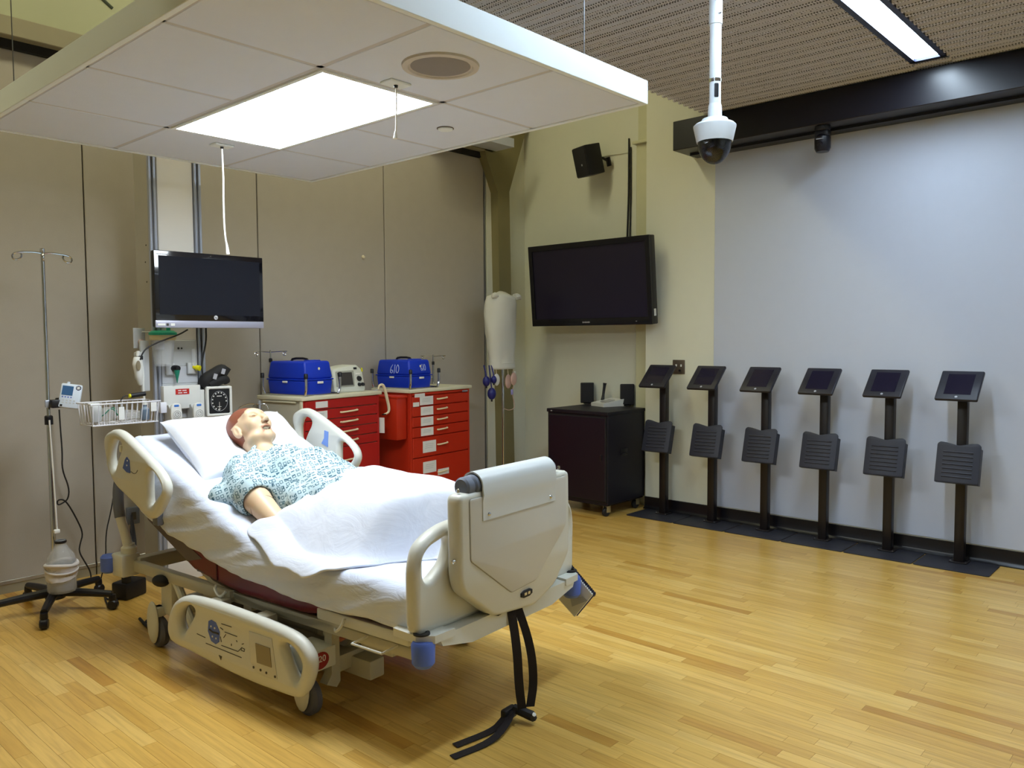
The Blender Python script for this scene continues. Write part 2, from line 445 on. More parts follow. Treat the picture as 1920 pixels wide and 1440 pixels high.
troughs = [1.505, -.42, -2.34]
edges = [3.13, 1.61, 1.40, -.315, -.525, -2.235, -2.445, -3.0]
for a, b in zip(edges[0::2], edges[1::2]):
    part(ceiling, 'deck_panel', m_deck, deck(b, a), smooth=False, fixn=False)
for yc in troughs: part(ceiling, 'deck_panel', m_deck, deck(yc-.105, yc+.105, -3., 1.97), smooth=False, fixn=False); part(ceiling, 'deck_panel', m_deck, deck(yc-.105, yc+.105, 5.55, 5.99), smooth=False, fixn=False)
struct('ceiling_upper', mat('upper_ceiling_paint', (190, 188, 165), .8), bb((-3, 3.0, 4.6), (6.3, 5.6, 4.7)))
struct('ceiling_bulkhead', mat('bulkhead_paint', (150, 140, 120), .8), bb((-3, 3.02, 3.25), (6.0, 3.08, 4.6)))
m_trough = mat('trough_housing', (38, 42, 66), .5)
m_tube2 = mat('trough_diffuser_dim', (240, 245, 255), .4, emit=C_TROUGH, estr=L_TROUGH*.45)
m_tube = mat('trough_diffuser', (240, 245, 255), .4, emit=C_TROUGH, estr=L_TROUGH)
tl = ['bright fluorescent trough light set in the corrugated ceiling by the black beam', 'second fluorescent trough light further back in the corrugated ceiling', 'third fluorescent trough light furthest back in the corrugated ceiling']
for i, yc in enumerate(troughs):
    t = thing('trough_light', tl[i], 'light', (0, yc, ZD), group='ceiling trough lights')
    part(t, 'housing', m_trough, bb((2.0, -.105, .0), (5.52, -.072, .08)), bb((2.0, .072, .0), (5.52, .105, .08)), bb((2.0, -.105, .06), (5.52, .105, .09)), bb((5.50, -.105, 0), (5.53, .105, .08)), bb((1.98, -.105, 0), (2.0, .105, .08)))
    part(t, 'diffuser', m_tube if i == 0 else m_tube2, bb((2.01, -.072, .012), (5.49, .072, .03), .004, 1))
# warm fluorescent strips under the higher ceiling
m_strip = mat('strip_diffuser', (255, 245, 220), .4, emit=C_HIGH, estr=L_HIGH)
for i, xc in enumerate((.2, 3.6)):
    t = thing('strip_light', ['warm strip light under the upper ceiling left of the canopy', 'warm strip light under the upper ceiling right of the canopy'][i], 'light', (xc, 4.35, 4.45), group='upper strip lights')
    part(t, 'housing', m_alu, bb((-1.2, -.12, .03), (1.2, .12, .15), .006, 1))
    part(t, 'diffuser', m_strip, bb((-1.18, -.11, 0), (1.18, .11, .03), .006, 1))

# ------------------------------------------------------------------ hanging canopy over the bed
CX0, CX1, CY0, CY1, CZ = 1.140, 2.938, 1.884, 4.335, 2.476
m_fascia = mat('canopy_fascia', (236, 244, 248), .45, var=.01)
m_tile = mat('ceiling_tile', (220, 228, 244), .85, var=.015, bump=.06, bscale=180)
m_tee = mat('tee_bar', (200, 200, 206), .5)
can = thing('ceiling_canopy', 'white suspended tiled ceiling canopy hanging over the bed', 'canopy', (0, 0, CZ))
FT = .022
for lo, hi in (((CX0, CY0, 0), (CX1, CY0+FT, .098)), ((CX0, CY1-FT, 0), (CX1, CY1, .098)), ((CX0, CY0+FT, 0), (CX0+FT, CY1-FT, .098)), ((CX1-FT, CY0+FT, 0), (CX1, CY1-FT, .098))):
    part(can, 'fascia', m_fascia, bb(lo, hi, .002, 1))
gx = [CX0+FT, CX0+.6, CX0+1.2, CX1-FT]; gy = [CY0+FT, CY0+.617, CY0+1.227, CY0+1.837, CY1-FT]
LX, LY = (1, 2), (1, 3)       # the light takes grid cells x 1..2, y 1..3
m_shadow = mat('joint_line', (110, 100, 100), .8)
for i in range(3):
    for j in range(4):
        if i == 1 and j in (1, 2): continue
        part(can, 'ceiling_tile', m_tile, bb((gx[i]+.009, gy[j]+.009, .004), (gx[i+1]-.009, gy[j+1]-.009, .02), .003, 1))
for k, xx in enumerate(gx[1:3]): part(can, 'tee_bar', m_tee, bb((xx-.012, gy[0], .006), (xx+.012, gy[-1], .024)))
for yy in gy[1:4]:
    if yy == gy[2]:
        part(can, 'tee_bar', m_tee, bb((gx[0], yy-.012, .006), (gx[1]-.012, yy+.012, .024))); part(can, 'tee_bar', m_tee, bb((gx[2]+.012, yy-.012, .006), (gx[3], yy+.012, .024)))
    else: part(can, 'tee_bar', m_tee, bb((gx[0], yy-.012, .006), (gx[-1], yy+.012, .024)))
part(can, 'edge_angle', m_tee, bb((gx[0], gy[0], .006), (gx[0]+.012, gy[-1], .02)), bb((gx[-1]-.012, gy[0], .006), (gx[-1], gy[-1], .02)), bb((gx[0], gy[0], .006), (gx[-1], gy[0]+.012, .02)), bb((gx[0], gy[-1]-.012, .006), (gx[-1], gy[-1], .02)))
part(can, 'backing', m_tee, bb((gx[0], gy[0], .024), (gx[-1], gy[-1], .034)))
m_wire = mat('steel_wire', (120, 122, 125), .35, .8)
for wx, wy, wz in ((CX1-.09, 2.15, ZD+.02), (CX0+.09, 2.15, ZD+.02), (CX1-.09, 4.1, 4.58), (CX0+.09, 4.1, 4.58)):
    part(can, 'hanger_wire', m_wire, cyl((wx, wy, .09), (wx, wy, wz-CZ), .0025, seg=6))
lp = thing('light_panel', 'glowing rectangular light panel in the middle of the canopy', 'light', (0, 0, CZ))
x0, x1, y0, y1 = gx[1], gx[2], gy[1], gy[3]
part(lp, 'frame', m_fascia, bb((x0+.012, y0+.012, -.001), (x0+.03, y1-.012, .012)), bb((x1-.03, y0+.012, -.001), (x1-.012, y1-.012, .012)), bb((x0+.03, y0+.012, -.001), (x1-.03, y0+.03, .012)), bb((x0+.03, y1-.03, -.001), (x1-.03, y1-.012, .012)))
m_panel = mat('panel_diffuser', (255, 253, 250), .4, emit=C_PANEL, estr=L_PANEL)
part(lp, 'diffuser', m_panel, bb((x0+.03, y0+.03, .002), (x1-.03, y1-.03, .010)))
# round ceiling speaker
c = onz((826, 125), CZ)
sp = thing('ceiling_speaker', 'round white ceiling speaker with grey grille in the canopy', 'speaker', (c.x, c.y, CZ))
part(sp, 'rim', mat('speaker_rim', (205, 200, 194), .5), lathe([(.118, .004), (.140, .004), (.138, -.004), (.118, -.006), (.114, .0)], seg=40))
m_gr = mat('speaker_grille', (150, 145, 142), .6, bump=.4, bscale=900)
part(sp, 'grille', m_gr, lathe([(0, -.004), (.10, -.002), (.116, .002), (.116, .004), (0, .004)], seg=40))
c = onz((835, 242), CZ)
sp = thing('sprinkler_cover', 'small round white cover disc in the canopy tile', 'cover', (c.x, c.y, CZ))
part(sp, 'plate', m_fascia, lathe([(0, -.006), (.034, -.005), (.036, 0), (.036, .004), (0, .004)], seg=24)); part(sp, 'ring', m_shadow, lathe([(.036, .003), (.040, .003), (.040, .0), (.036, .0)], seg=24))
# two pull cord switches
m_cord = mat('white_cord', (238, 238, 234), .5)
def pull(px, L, lab, ends):
    c = onz(px, CZ); t = thing('pull_cord', lab, 'pull cord', (c.x, c.y, CZ), group='pull cords')
    part(t, 'plate', m_fascia, bb((-.05, -.035, -.006), (.05, .035, .004), .003, 1))
    part(t, 'nozzle', m_black, lathe([(0, -.016), (.007, -.016), (.009, -.006), (0, -.006)], seg=12))
    q = [Vector((0, 0, -.012)), Vector((.004, 0, -L*.3)), Vector((.002, .003, -L*.6)), Vector((ends*.3, 0, -L*.85)), Vector((ends, 0, -L*.95))]
    part(t, 'cord', m_cord, tube(q, .0042 if L > .3 else .0028, 8, 2))
    part(t, 'handle', m_cord, tube([q[-1]-Vector((0, 0, -.01)), q[-1]+Vector((ends*.3, 0, -L*.05)), q[-1]+Vector((ends*.5, 0, -L*.09))], [.004, .008, .009], 10))
pull((416, 273), .52, 'long white pull cord hanging from the canopy over the monitor', .012)
pull((742, 157), .20, 'short white pull cord hanging in front of the light panel', -.004)
# ------------------------------------------------------------------ hospital bed (local frame: x across, near side -, y towards the head, z up)
m_bed = mat('bed_plastic_cream', (214, 213, 202), .38, var=.02)
m_bedw = mat('bed_plastic_white', (216, 216, 206), .36, var=.02)
m_bedm = mat('bed_frame_paint', (186, 182, 164), .45, var=.05)
m_inset = mat('bed_inset_panel', (206, 204, 196), .4, var=.01)
m_blue = mat('bumper_blue', (86, 112, 196), .45)
m_bluep = mat('keypad_blue', (78, 104, 190), .5)
m_rub = mat('rubber_black', (28, 27, 29), .6)
m_grey = mat('grip_grey', (104, 110, 124), .55)
m_wheel = mat('wheel_grey', (88, 90, 104), .5)
m_maroon = mat('mattress_maroon', (104, 26, 40), .42, var=.12)
m_print = mat('print_dark', (70, 66, 60), .6)
m_lcd = mat('display_grey', (140, 128, 104), .3)
m_chrome = mat('chrome', (205, 207, 212), .12, 1.)
m_lab = mat('paper_white', (226, 226, 222), .7)
m_redst = mat('sticker_red', (150, 28, 22), .5)
BED = thing('hospital_bed', 'cream hospital bed with raised head and lowered near foot rail', 'bed', BO, BYAW)
def bpart(*a, **k): return part(BED, *a, **k)
# lower chassis and lift arms
bpart('base_frame', m_bedm, bb((-.30, .45, .12), (-.22, 1.85, .20), .008), bb((.22, .45, .12), (.30, 1.85, .20), .008), bb((-.40, .56, .15), (.40, .66, .22), .008), bb((-.40, 1.70, .15), (.40, 1.80, .22), .008), bb((-.2, .9, .14), (.2, 1.45, .30), .02))
for s in (-1, 1):
    bpart('lift_arm', m_bedm, tube([(s*.26, .66, .2), (s*.26, .45, .34)], .024, 8)); bpart('lift_arm', m_bedm, tube([(s*.26, 1.70, .2), (s*.26, 1.45, .34)], .024, 8))
def caster(x, y, near):
    c = bpart('caster', m_wheel, lathe([(.0, -.022), (.062, -.022), (.076, -.012), (.076, .012), (.062, .022), (0, .022)], (x, y, .076), (1, 0, 0), 28))
    part(c, 'fender', m_bedw, ell((x-.030, y+.004, .125), (.014, .05, .105), 16, 10), box((x, y, .175), (.05, .06, .05), .012))
    part(c, 'stem', m_bedm, cyl((x, y, .13), (x, y, .20), .02, seg=12))
caster(-.47, .63, 1); caster(.47, .63, 0); caster(-.44, 1.80, 1); caster(.44, 1.80, 0)
# pedal bar, steering linkage and drop-down brackets near the foot
bpart('foot_bracket', m_bedm, prism([(-.405, .36), (-.37, .36), (-.365, .12), (-.385, .10), (-.435, .125), (-.41, .16)], lambda a, b, w: (a, w, b), .555, .60)); bpart('foot_block', m_bedm, bb((-.34, .28, .27), (-.28, .46, .35), .008))
st = bpart('sticker', m_redst, prism([(-.468+.040*math.cos(t*math.pi/12), .237+.034*math.sin(t*math.pi/12)) for t in range(24)], xz(.549), -.001, .001))
mat('sticker_white', (235, 232, 225), .6)
text(st, 'numeral', '20', .036, MATS['sticker_white'], basis((1, 0, 0), (0, 0, 1), (0, -1, 0), (-.462, .5472, .243)))
bpart('caster_block', m_bedw, bb((-.515, .55, .195), (-.39, .70, .28), .006))
# intermediate frame
bpart('side_frame', m_bedm, bb((-.44, 1.20, .33), (-.40, 2.06, .385), .006), bb((-.42, .10, .33), (-.39, 1.2, .375), .006), label='painted steel side rail of the bed frame'); bpart('side_frame', m_bedm, bb((.40, .12, .33), (.44, 2.06, .385), .006))
for a_, b_ in (((-.42, 2.0, .33), (.42, 2.06, .40)), ((-.40, 1.10, .30), (.40, 1.16, .36)), ((-.40, .55, .30), (.40, .62, .36))): bpart('cross_member', m_bedm, bb(a_, b_, .006))
bpart('actuator', m_grey, cyl((-.1, .65, .30), (-.1, 1.3, .28), .03, seg=14)); bpart('actuator', m_grey, cyl((.15, 1.2, .30), (.12, 1.75, .36), .026, seg=14))
bpart('motor_box', m_rub, bb((-.30, 1.18, .24), (-.1, 1.42, .34), .015))
for P_, r_ in (([(-.455, .42, .43), (-.475, .42, .40), (-.475, .45, .375), (-.46, .47, .38)], .006), ([(-.455, 1.28, .40), (-.475, 1.26, .39), (-.475, 1.22, .36), (-.455, 1.20, .39)], .007), ([(-.42, .17, .37), (-.50, .17, .365), (-.50, .33, .365), (-.42, .33, .37)], .005)): bpart('accessory_hook', m_bedw, tube(P_, r_, 8, 2 if r_ > .005 else 0))
# head corners: bumper blocks and push handles
for s in (-1, 1):
    blk = bpart('head_corner_block', m_bedw, box((s*.45, 2.085, .365), (.10, .11, .115), .012))
    part(blk, 'bumper', m_blue, lathe([(0, -.045), (.030, -.045), (.040, -.034), (.040, .034), (.030, .045), (0, .045)], (s*.50, 2.16, .365), (0, 0, 1), 20))
    part(blk, 'socket', m_bedw, lathe([(.038, 0), (.038, .03), (.028, .04), (.028, .05)], (s*.44, 2.07, .42), seg=18))
    hd = bpart('push_handle', m_bedw, tube([(s*.44, 2.07, .43), (s*.45, 2.085, .52), (s*.455, 2.12, .60)], .023, 12, 2))
    part(hd, 'grip', m_grey, tube([(s*.455, 2.12, .60), (s*.455, 2.135, .66), (s*.45, 2.14, .76), (s*.44, 2.12, .82)], .026, 12, 2))
# foot crossbeam, corner brackets, bumpers
bpart('foot_beam', m_bedw, prism([(-.42, .42), (-.26, .385), (.26, .385), (.42, .42), (.44, .458), (-.44, .458)], lambda a, b, w: (a, w, b), -.055, .10), ang=25)
for s in (-1, 1):
    br = bpart('corner_bracket', m_bedw, prism([(s*.36, -.06), (s*.46, -.055), (s*.50, .0), (s*.49, .12), (s*.40, .14)], xy(0), .440, .468), ang=25)
    part(br, 'bumper', m_blue, lathe([(0, -.05), (.030, -.05), (.041, -.036), (.043, .03), (.036, .042), (0, .042)], (s*.475, -.012, .405), (0, 0, 1), 24))
    part(br, 'cap', m_rub, lathe([(.030, .0), (.030, .006), (.018, .008), (.016, .003), (0, .003)], (s*.475, -.005, .468), (0, 0, 1), 20))
bpart('foot_section_rail', m_bed, bb((-.445, .09, .388), (-.41, .60, .436), .008)); bpart('foot_section_rail', m_bed, bb((.41, .09, .388), (.445, .60, .436), .008))
# mattress support deck
DK = [(.06, .43), (.42, .425), (.70, .375), (1.05, .372), (1.36, .415), (2.0, .72)]
def along(P, v):
    for (a, b), (c, d) in zip(P, P[1:]):
        if v <= c: return b+(d-b)*(v-a)/(c-a)
    return P[-1][1]
bpart('deck', m_bedm, prism([(v, z-.015) for v, z in DK]+[(v, z-.04) for v, z in DK[::-1]], lambda a, b, w: (w, a, b), -.42, .42), ang=10)
bpart('head_section_frame', m_grey, bb((-.44, 1.40, .43), (-.41, 1.46, .60), .006), tube([(-.42, 1.15, .43), (-.42, 1.6, .60), (-.42, 1.97, .75)], .016, 8), tube([(.42, 1.15, .43), (.42, 1.6, .60), (.42, 1.97, .75)], .016, 8), bb((-.40, 1.92, .70), (.40, 1.96, .76), .006))
bpart('head_panel', mat('head_shroud', (96, 86, 84), .5), prism([(1.40, .50), (1.52, .47), (1.86, .62), (1.96, .74)], yz(-.44), -.008, .008))

# ---- footboard
def fb(a, b, w): return (a, w, b)
wing = [(-.50, .455), (-.505, .70), (-.48, .775), (-.42, .81), (-.33, .835), (.33, .835), (.42, .81), (.48, .775), (.505, .70), (.50, .455)]
hole = [(-.463, .665), (-.463, .735), (-.43, .765), (-.33, .79), (-.315, .755), (-.34, .69), (-.41, .645), (-.445, .64)]
bpart('footboard', m_bed, plate(wing, [hole, [(-x, z) for x, z in hole]], .062, .02, lambda a, b, w: (a, .022+w, b), .045), ang=60, label='cream moulded footboard with grab handles')
pn = [(-.352, .945), (.350, .945), (.356, .60), (.25, .485), (.10, .43), (-.155, .455), (-.33, .585), (-.348, .64)]
fp = bpart('footboard_panel', m_bed, plate(pn, [], .07, .014, lambda a, b, w: (a, -.048+w, b), .03), ang=60)
ins = [(-.305, .925), (.318, .925), (.320, .72), (.10, .535), (-.06, .525), (-.30, .70)]
part(fp, 'inset', m_inset, plate(ins, [], .008, .0025, lambda a, b, w: (a, -.0835+w, b), .012), ang=50)
part(fp, 'inset_groove', mat('groove_shadow', (150, 148, 136), .7), tube([(a, -.0833, b) for a, b in [tuple(p) for p in fillet(ins, .012)]], .0022, 6, closed=True))
lt = part(fp, 'latch', m_rub, plate([(-.0, .512), (.075, .512), (.075, .482), (-.0, .482)], [], .008, .003, lambda a, b, w: (a, -.085+w, b), 1))
part(lt, 'latch_slot', m_chrome, bb((.018, -.0905, .492), (.034, -.088, .503)), bb((.042, -.0905, .492), (.056, -.088, .503)))
part(fp, 'screw', m_chrome, lathe([(0, .006), (.007, .005), (.009, 0)], (-.353, -.05, .705), (-1, 0, 0), 12), lathe([(0, .006), (.007, .005), (.009, 0)], (.357, -.05, .705), (1, 0, 0), 12), lathe([(.006, .0), (.006, .012), (0, .014)], (-.325, -.05, .95), seg=10), lathe([(.006, .0), (.006, .012), (0, .014)], (.318, -.05, .95), seg=10))
bpart('foot_handle', m_rub, plate([(-.13, .475), (-.06, .482), (-.06, .448), (-.13, .440)], [], .012, .004, lambda a, b, w: (a, -.058+w, b), 1))
# folded vinyl cover over a grey roll on top of the footboard
def roll(r0):
    P = []
    for k in range(15):
        a = math.radians(-8+k*14); P.append((-.0405+r0*math.cos(a)*1.0, .960+r0*math.sin(a)))
    P += [(-.0405-r0-.004, .93), (-.0905, .905), (-.0905, .835)]
    return P
op = roll(.052); ip = [(-.0405+.046*math.cos(math.radians(-8+k*14)), .960+.046*math.sin(math.radians(-8+k*14))) for k in range(15)]+[(-.0882, .93), (-.0868, .905), (-.0868, .835)]
rc = bpart('roll_cover', mat('vinyl_white', (212, 216, 216), .3, var=.01), prism(op+ip[::-1], lambda a, b, w: (w, a, b), -.235, .235), ang=50, label='folded glossy white vinyl cover')
part(rc, 'stud', m_chrome, lathe([(0, .006), (.006, .004), (.008, 0)], (-.20, -.0905, .855), (0, -1, 0), 12), lathe([(0, .006), (.006, .004), (.008, 0)], (.20, -.0905, .855), (0, -1, 0), 12))
bpart('roll', m_grey, lathe([(0, -.30), (.03, -.30), (.037, -.292), (.037, -.262), (.033, -.258), (.040, -.25), (.040, .25), (.03, .27), (0, .27)], (0, -.0405, .962), (1, 0, 0), 24))

# ---- side rails traced on their own planes
def rail_frame(u): return lambda a, b, w: (u+w, a, b)
z2 = lambda x, y: (x*.31937, 780+y*.31937)
z7 = lambda x, y: (280+x*.208333, 1060+y*.208333)
U1 = -.52
def tr(pts, cv, u): return [(q.y, q.z) for q in (bu(cv(*p), u) for p in pts)]
o1 = tr([(628, 150), (640, 100), (690, 72), (740, 95), (850, 205), (960, 320), (1003, 420), (985, 500), (920, 610), (880, 590), (800, 500), (690, 400), (655, 300), (640, 220)], z2, U1)
h1 = tr([(668, 190), (690, 130), (730, 150), (742, 185), (715, 255), (700, 320), (685, 325), (665, 270)], z2, U1)
h2 = tr([(888, 305), (925, 325), (972, 395), (972, 440), (935, 490), (908, 528), (893, 515), (890, 420)], z2, U1)
hr = bpart('side_rail', m_bed, plate(o1, [h1, h2], .05, .02, rail_frame(U1), 2), ang=70, label='raised head side rail on the near side')
part(hr, 'keypad', m_bluep, prism(tr([(745, 240), (760, 260), (765, 335), (745, 330), (722, 305), (735, 255)], z2, U1-.026), yz(U1-.026), -.002, .002))
def dots(par, pts, cv, u, r=.004):
    sh = []
    for p in pts:
        q = bu(cv(*p), u); sh.append(lathe([(0, .002), (r, .002), (r, 0)], (u, q.y, q.z), (-1, 0, 0), 8))
    part(par, 'keypad_symbol', m_lab, *sh)
dots(hr, [(748, 262), (745, 290)], z2, U1-.028)
part(hr, 'moulded_line', m_print, tube([(U1-.0255, *q) for q in tr([(768, 325), (785, 340), (800, 335), (808, 318)], z2, U1-.0255)], .0015, 6, 2))
part(hr, 'clip', m_bedw, box((U1-.01, *tr([(733, 190)], z2, U1)[0]), (.03, .022, .035), .006))
part(hr, 'rail_arm', m_grey, bb((-.50, 1.68, .62), (-.462, 1.73, .70), .010))
# far head rail, same shape mirrored on the far side
dv, dz = -.13, .035
sh = lambda P: [(a+dv, b+dz) for a, b in P]
fr_ = bpart('side_rail', m_bedw, plate(sh(o1), [sh(h1), sh(h2)], .05, .02, rail_frame(.52), 2), ang=70, label='raised head side rail on the far side')
z5 = lambda x, y: (380+x*.18059, 740+y*.18059)
part(fr_, 'keypad', mat('keypad_pale', (120, 155, 225), .5), prism(tr([(1265, 370), (1305, 385), (1300, 545), (1235, 505), (1262, 450)], z5, .494), yz(.494), -.002, .002))
part(fr_, 'rail_arm', m_bedm, bb((.455, 1.45, .50), (.50, 1.53, .74), .012))
# near foot rail, lowered
U2 = -.55
o2 = tr([(198, 500), (225, 390), (270, 300), (350, 265), (450, 275), (720, 355), (1130, 510), (1330, 605), (1430, 700), (1500, 830), (1498, 960), (1450, 1120), (1385, 1190), (1290, 1165), (850, 1000), (420, 770), (240, 690), (200, 600)], z7, U2)
g1 = tr([(325, 365), (400, 345), (452, 385), (440, 450), (385, 540), (345, 615), (315, 570), (295, 460)], z7, U2)
g2 = tr([(1212, 680), (1290, 690), (1360, 760), (1412, 860), (1405, 940), (1372, 1040), (1345, 1030), (1270, 840)], z7, U2)
fr2 = bpart('side_rail', m_bed, plate(o2, [g1, g2], .055, .022, rail_frame(U2), 2), ang=70, label='lowered near foot rail with bed controls')
U3 = U2-.0275
kp = part(fr2, 'keypad', m_bluep, prism(tr([(535, 500), (560, 490), (600, 515), (635, 600), (630, 690), (600, 710), (560, 680), (530, 590)], z7, U3), yz(U3), -.002, .002))
dots(fr2, [(557, 548), (590, 565), (570, 640), (603, 657)], z7, U3-.002, .0045)
part(fr2, 'keypad_print', m_print, tube([(U3-.001, *q) for q in tr([(545, 575), (575, 600), (600, 605), (628, 615)], z7, U3)], .0045, 6), *[tube([(U3-.0005, *q) for q in tr(P, z7, U3)], .0018, 5) for P in (
    [(650, 525), (740, 555)], [(680, 600), (790, 640)], [(640, 640), (650, 690)], [(665, 580), (640, 560)], [(670, 650), (690, 620)], [(740, 705), (740, 725)], [(650, 720), (800, 775), (830, 745)], [(510, 700), (830, 830)], [(430, 615), (505, 650)], [(785, 675), (792, 690)], [(830, 740), (860, 755), (855, 775), (830, 765), (828, 742)], [(835, 710), (850, 705)])])
sc = part(fr2, 'control_panel', m_inset, plate(tr([(900, 590), (1105, 660), (1155, 1025), (1110, 1015), (960, 950), (915, 870)], z7, U3), [], .006, .002, yz(U3), 0))
part(sc, 'display', m_lcd, prism(tr([(955, 700), (1085, 745), (1100, 920), (970, 875)], z7, U3-.004), yz(U3-.004), -.0015, .0015))
part(sc, 'button', m_print, *[lathe([(0, .003), (.0055, .002), (.0055, 0)], (U3-.003, *tr([p], z7, U3)[0]), (-1, 0, 0), 8) for p in ((1008, 940), (1060, 965), (945, 915), (1138, 1000))])
part(fr2, 'pivot_mark', m_print, prism(tr([(625, 805), (655, 820), (645, 855)], z7, U3), yz(U3), -.001, .001))
for v_ in (.85, 1.18): part(fr2, 'rail_arm', m_bedm, bb((-.535, v_, .24), (-.44, v_+.08, .36), .012))
# linkage and pedal seen behind the head end of the lowered rail
bpart('linkage', m_bedw, tube([(-.40, 1.74, .36), (-.42, 1.66, .33), (-.43, 1.56, .22), (-.43, 1.50, .14)], .020, 10, 1), bb((-.43, 1.70, .16), (-.38, 1.80, .37), .012))
bpart('pedal', m_rub, ell((-.45, 1.755, .335), (.035, .055, .028), 16, 10))
bpart('iv_socket', m_bedm, cyl((.40, 2.06, .40), (.40, 2.06, .62), .018))

# ---- mattress (rests on the deck)
TOP = [(.06, .605), (.55, .60), (.92, .612), (1.06, .645), (1.20, .70), (1.96, 1.015)]
BOT = [(.06, .435), (.42, .43), (.70, .38), (1.05, .377), (1.36, .42), (1.70, .575), (2.02, .73)]
def ztop(v): return along(TOP, v)
def zbot(v): return along(BOT, v)
def section(v, w, up, dn):
    zt, zb = ztop(v)+up, zbot(v)+dn; r = .045
    P = []
    for cx, cz, a0 in ((w-r, zt-r, 0), (-w+r, zt-r, 90), (-w+r, zb+r, 180), (w-r, zb+r, 270)):
        for k in range(5): a = math.radians(a0+k*22.5); P.append((cx+r*math.cos(a), cz+r*math.sin(a)))
    return P
vs_ = [.062, .07, .1]+list(np.linspace(.15, 1.9, 44))+[1.94, 1.965, 1.972]
V = []; F = []; n = 20
for v in vs_:
    e = .97 if v in (.062, 1.972) else 1.
    V += [Vector((a*e, v-(.0 if v < 1 else (b-ztop(v))*.36), b)) for a, b in section(v, .445, 0, 0)]
for i in range(len(vs_)-1):
    for j in range(n): F.append((i*n+j, i*n+(j+1) % n, (i+1)*n+(j+1) % n, (i+1)*n+j))
F += [tuple(range(n))[::-1], tuple((len(vs_)-1)*n+j for j in range(n))]
mt = thing('mattress', 'maroon mattress under the white fitted sheet', 'mattress', BO, BYAW)
part(mt, 'body', m_maroon, (V, F), ang=60)
part(mt, 'seam', mat('maroon_seam', (70, 16, 26), .6), bb((-.449, 1.28, .42), (-.444, 1.288, .55)))

# ---- white fabrics
def cloth_mat(name, rgb, bump=.25, sc=(3, 9, 3)):
    m = mat(name, rgb, .8, var=.01); N, L, b = nodes(m)
    tc = N.new('ShaderNodeTexCoord'); mp = N.new('ShaderNodeMapping'); mp.inputs['Scale'].default_value = sc; L.new(tc.outputs['Object'], mp.inputs[0])
    nz = N.new('ShaderNodeTexNoise'); nz.inputs['Scale'].default_value = 2.2; nz.inputs['Detail'].default_value = 5; nz.inputs['Distortion'].default_value = .8; L.new(mp.outputs[0], nz.inputs[0])
    bp = N.new('ShaderNodeBump'); bp.inputs['Strength'].default_value = bump; bp.inputs['Distance'].default_value = .03; L.new(nz.outputs['Fac'], bp.inputs['Height']); L.new(bp.outputs[0], b.inputs['Normal'])
    b.inputs['Sheen Weight'].default_value = .15; return m
m_sheet = cloth_mat('fitted_sheet', (216, 223, 242), .28, (2, 3, 9))
m_cover = cloth_mat('cover_sheet', (224, 229, 243), .20, (4, 3, 4))
m_pillow = cloth_mat('pillow_case', (228, 231, 240), .15, (4, 4, 4))
def nz3(x, y, z): return noise.noise(Vector((x, y, z)))
SB = [(.06, .455), (.45, .452), (.72, .452), (1.05, .475), (1.40, .545), (1.78, .665), (2.0, .80)]
def sheet_fn(s, t):
    # t: 0 near bottom -> 1 far bottom ; s: 0 foot -> 1 head
    v = .048+s*1.936; zt = ztop(min(v, 1.965))+.006; w = .452; r = .05
    drop_n = zt-along(SB, v); drop_f = .16
    Lq = drop_n-r; arc = r*math.pi/2; Lt = 2*(w-r); tot = Lq+arc+Lt+arc+drop_f-r; d = t*tot; side = 0
    if d < Lq: x, z = -w, zt-r-(Lq-d); side = 1-d/Lq*.5
    elif d < Lq+arc: a = (d-Lq)/r; x, z = -w+r-r*math.cos(a), zt-r+r*math.sin(a); side = .4
    elif d < Lq+arc+Lt: x, z = -w+r+(d-Lq-arc), zt
    elif d < Lq+2*arc+Lt: a = (d-Lq-arc-Lt)/r; x, z = w-r+r*math.sin(a), zt-r+r*math.cos(a)
    else: x, z = w, zt-r-(d-Lq-2*arc-Lt)
    # wrinkles: stretched folds fan out along the near side, soft ripples on top
    q = z+.30*v
    n1 = nz3(v*1.6, q*17, .3)+.5*nz3(v*3.5, q*38, 4.1)
    if side > 0:
        x -= side*(.012+.019*n1)
        z += .006*nz3(v*5, 0, 9)*side
    else: z += .004*nz3(x*4+v*9, v*3-x*8, 2.2)+.0025*nz3(x*14, v*12, 7)
    # ends tuck down
    if s < .02: z -= .03*(1-s/.02)**2 if side == 0 else 0
    yv = v-(0 if v < 1.1 else (z-zt)*.36*min(1, (v-1.1)/.3))
    if s > .985: z -= .05*((s-.985)/.015)**2 if side == 0 else 0
    return (x, yv, z)
sheet = thing('fitted_sheet', 'white fitted sheet stretched over the mattress', 'sheet', BO, BYAW)
so = part(sheet, 'sheet', m_sheet, grid(sheet_fn, 150, 110), fixn=False, ang=180)
md = so.modifiers.new('thick', 'SOLIDIFY'); md.thickness = .003; md.offset = -1
# head and foot end flaps
def endflap(v0, z1, hh, sgn):
    def fn(s, t):
        x = -.45+s*.90; k = .004*nz3(x*9, t*3, 1)
        return (x, v0+sgn*(.004+k+.012*math.sin(t*math.pi))+(t*hh*.36 if sgn > 0 else 0), z1-t*hh)
    return grid(fn, 40, 8)
ef = part(sheet, 'end_flap', m_sheet, endflap(1.975, ztop(1.96)-.005, .17, 1), fixn=False, ang=180)
md = ef.modifiers.new('thick', 'SOLIDIFY'); md.thickness = .003
# corner gather at the near foot corner
def corner_fn(s, t):
    v = .035+s*.10; z = .60-t*.165; x = -.462-.010*math.sin(s*9+t*2)-.006*nz3(s*7, t*4, 3)
    return (x+.012*s, v, z)

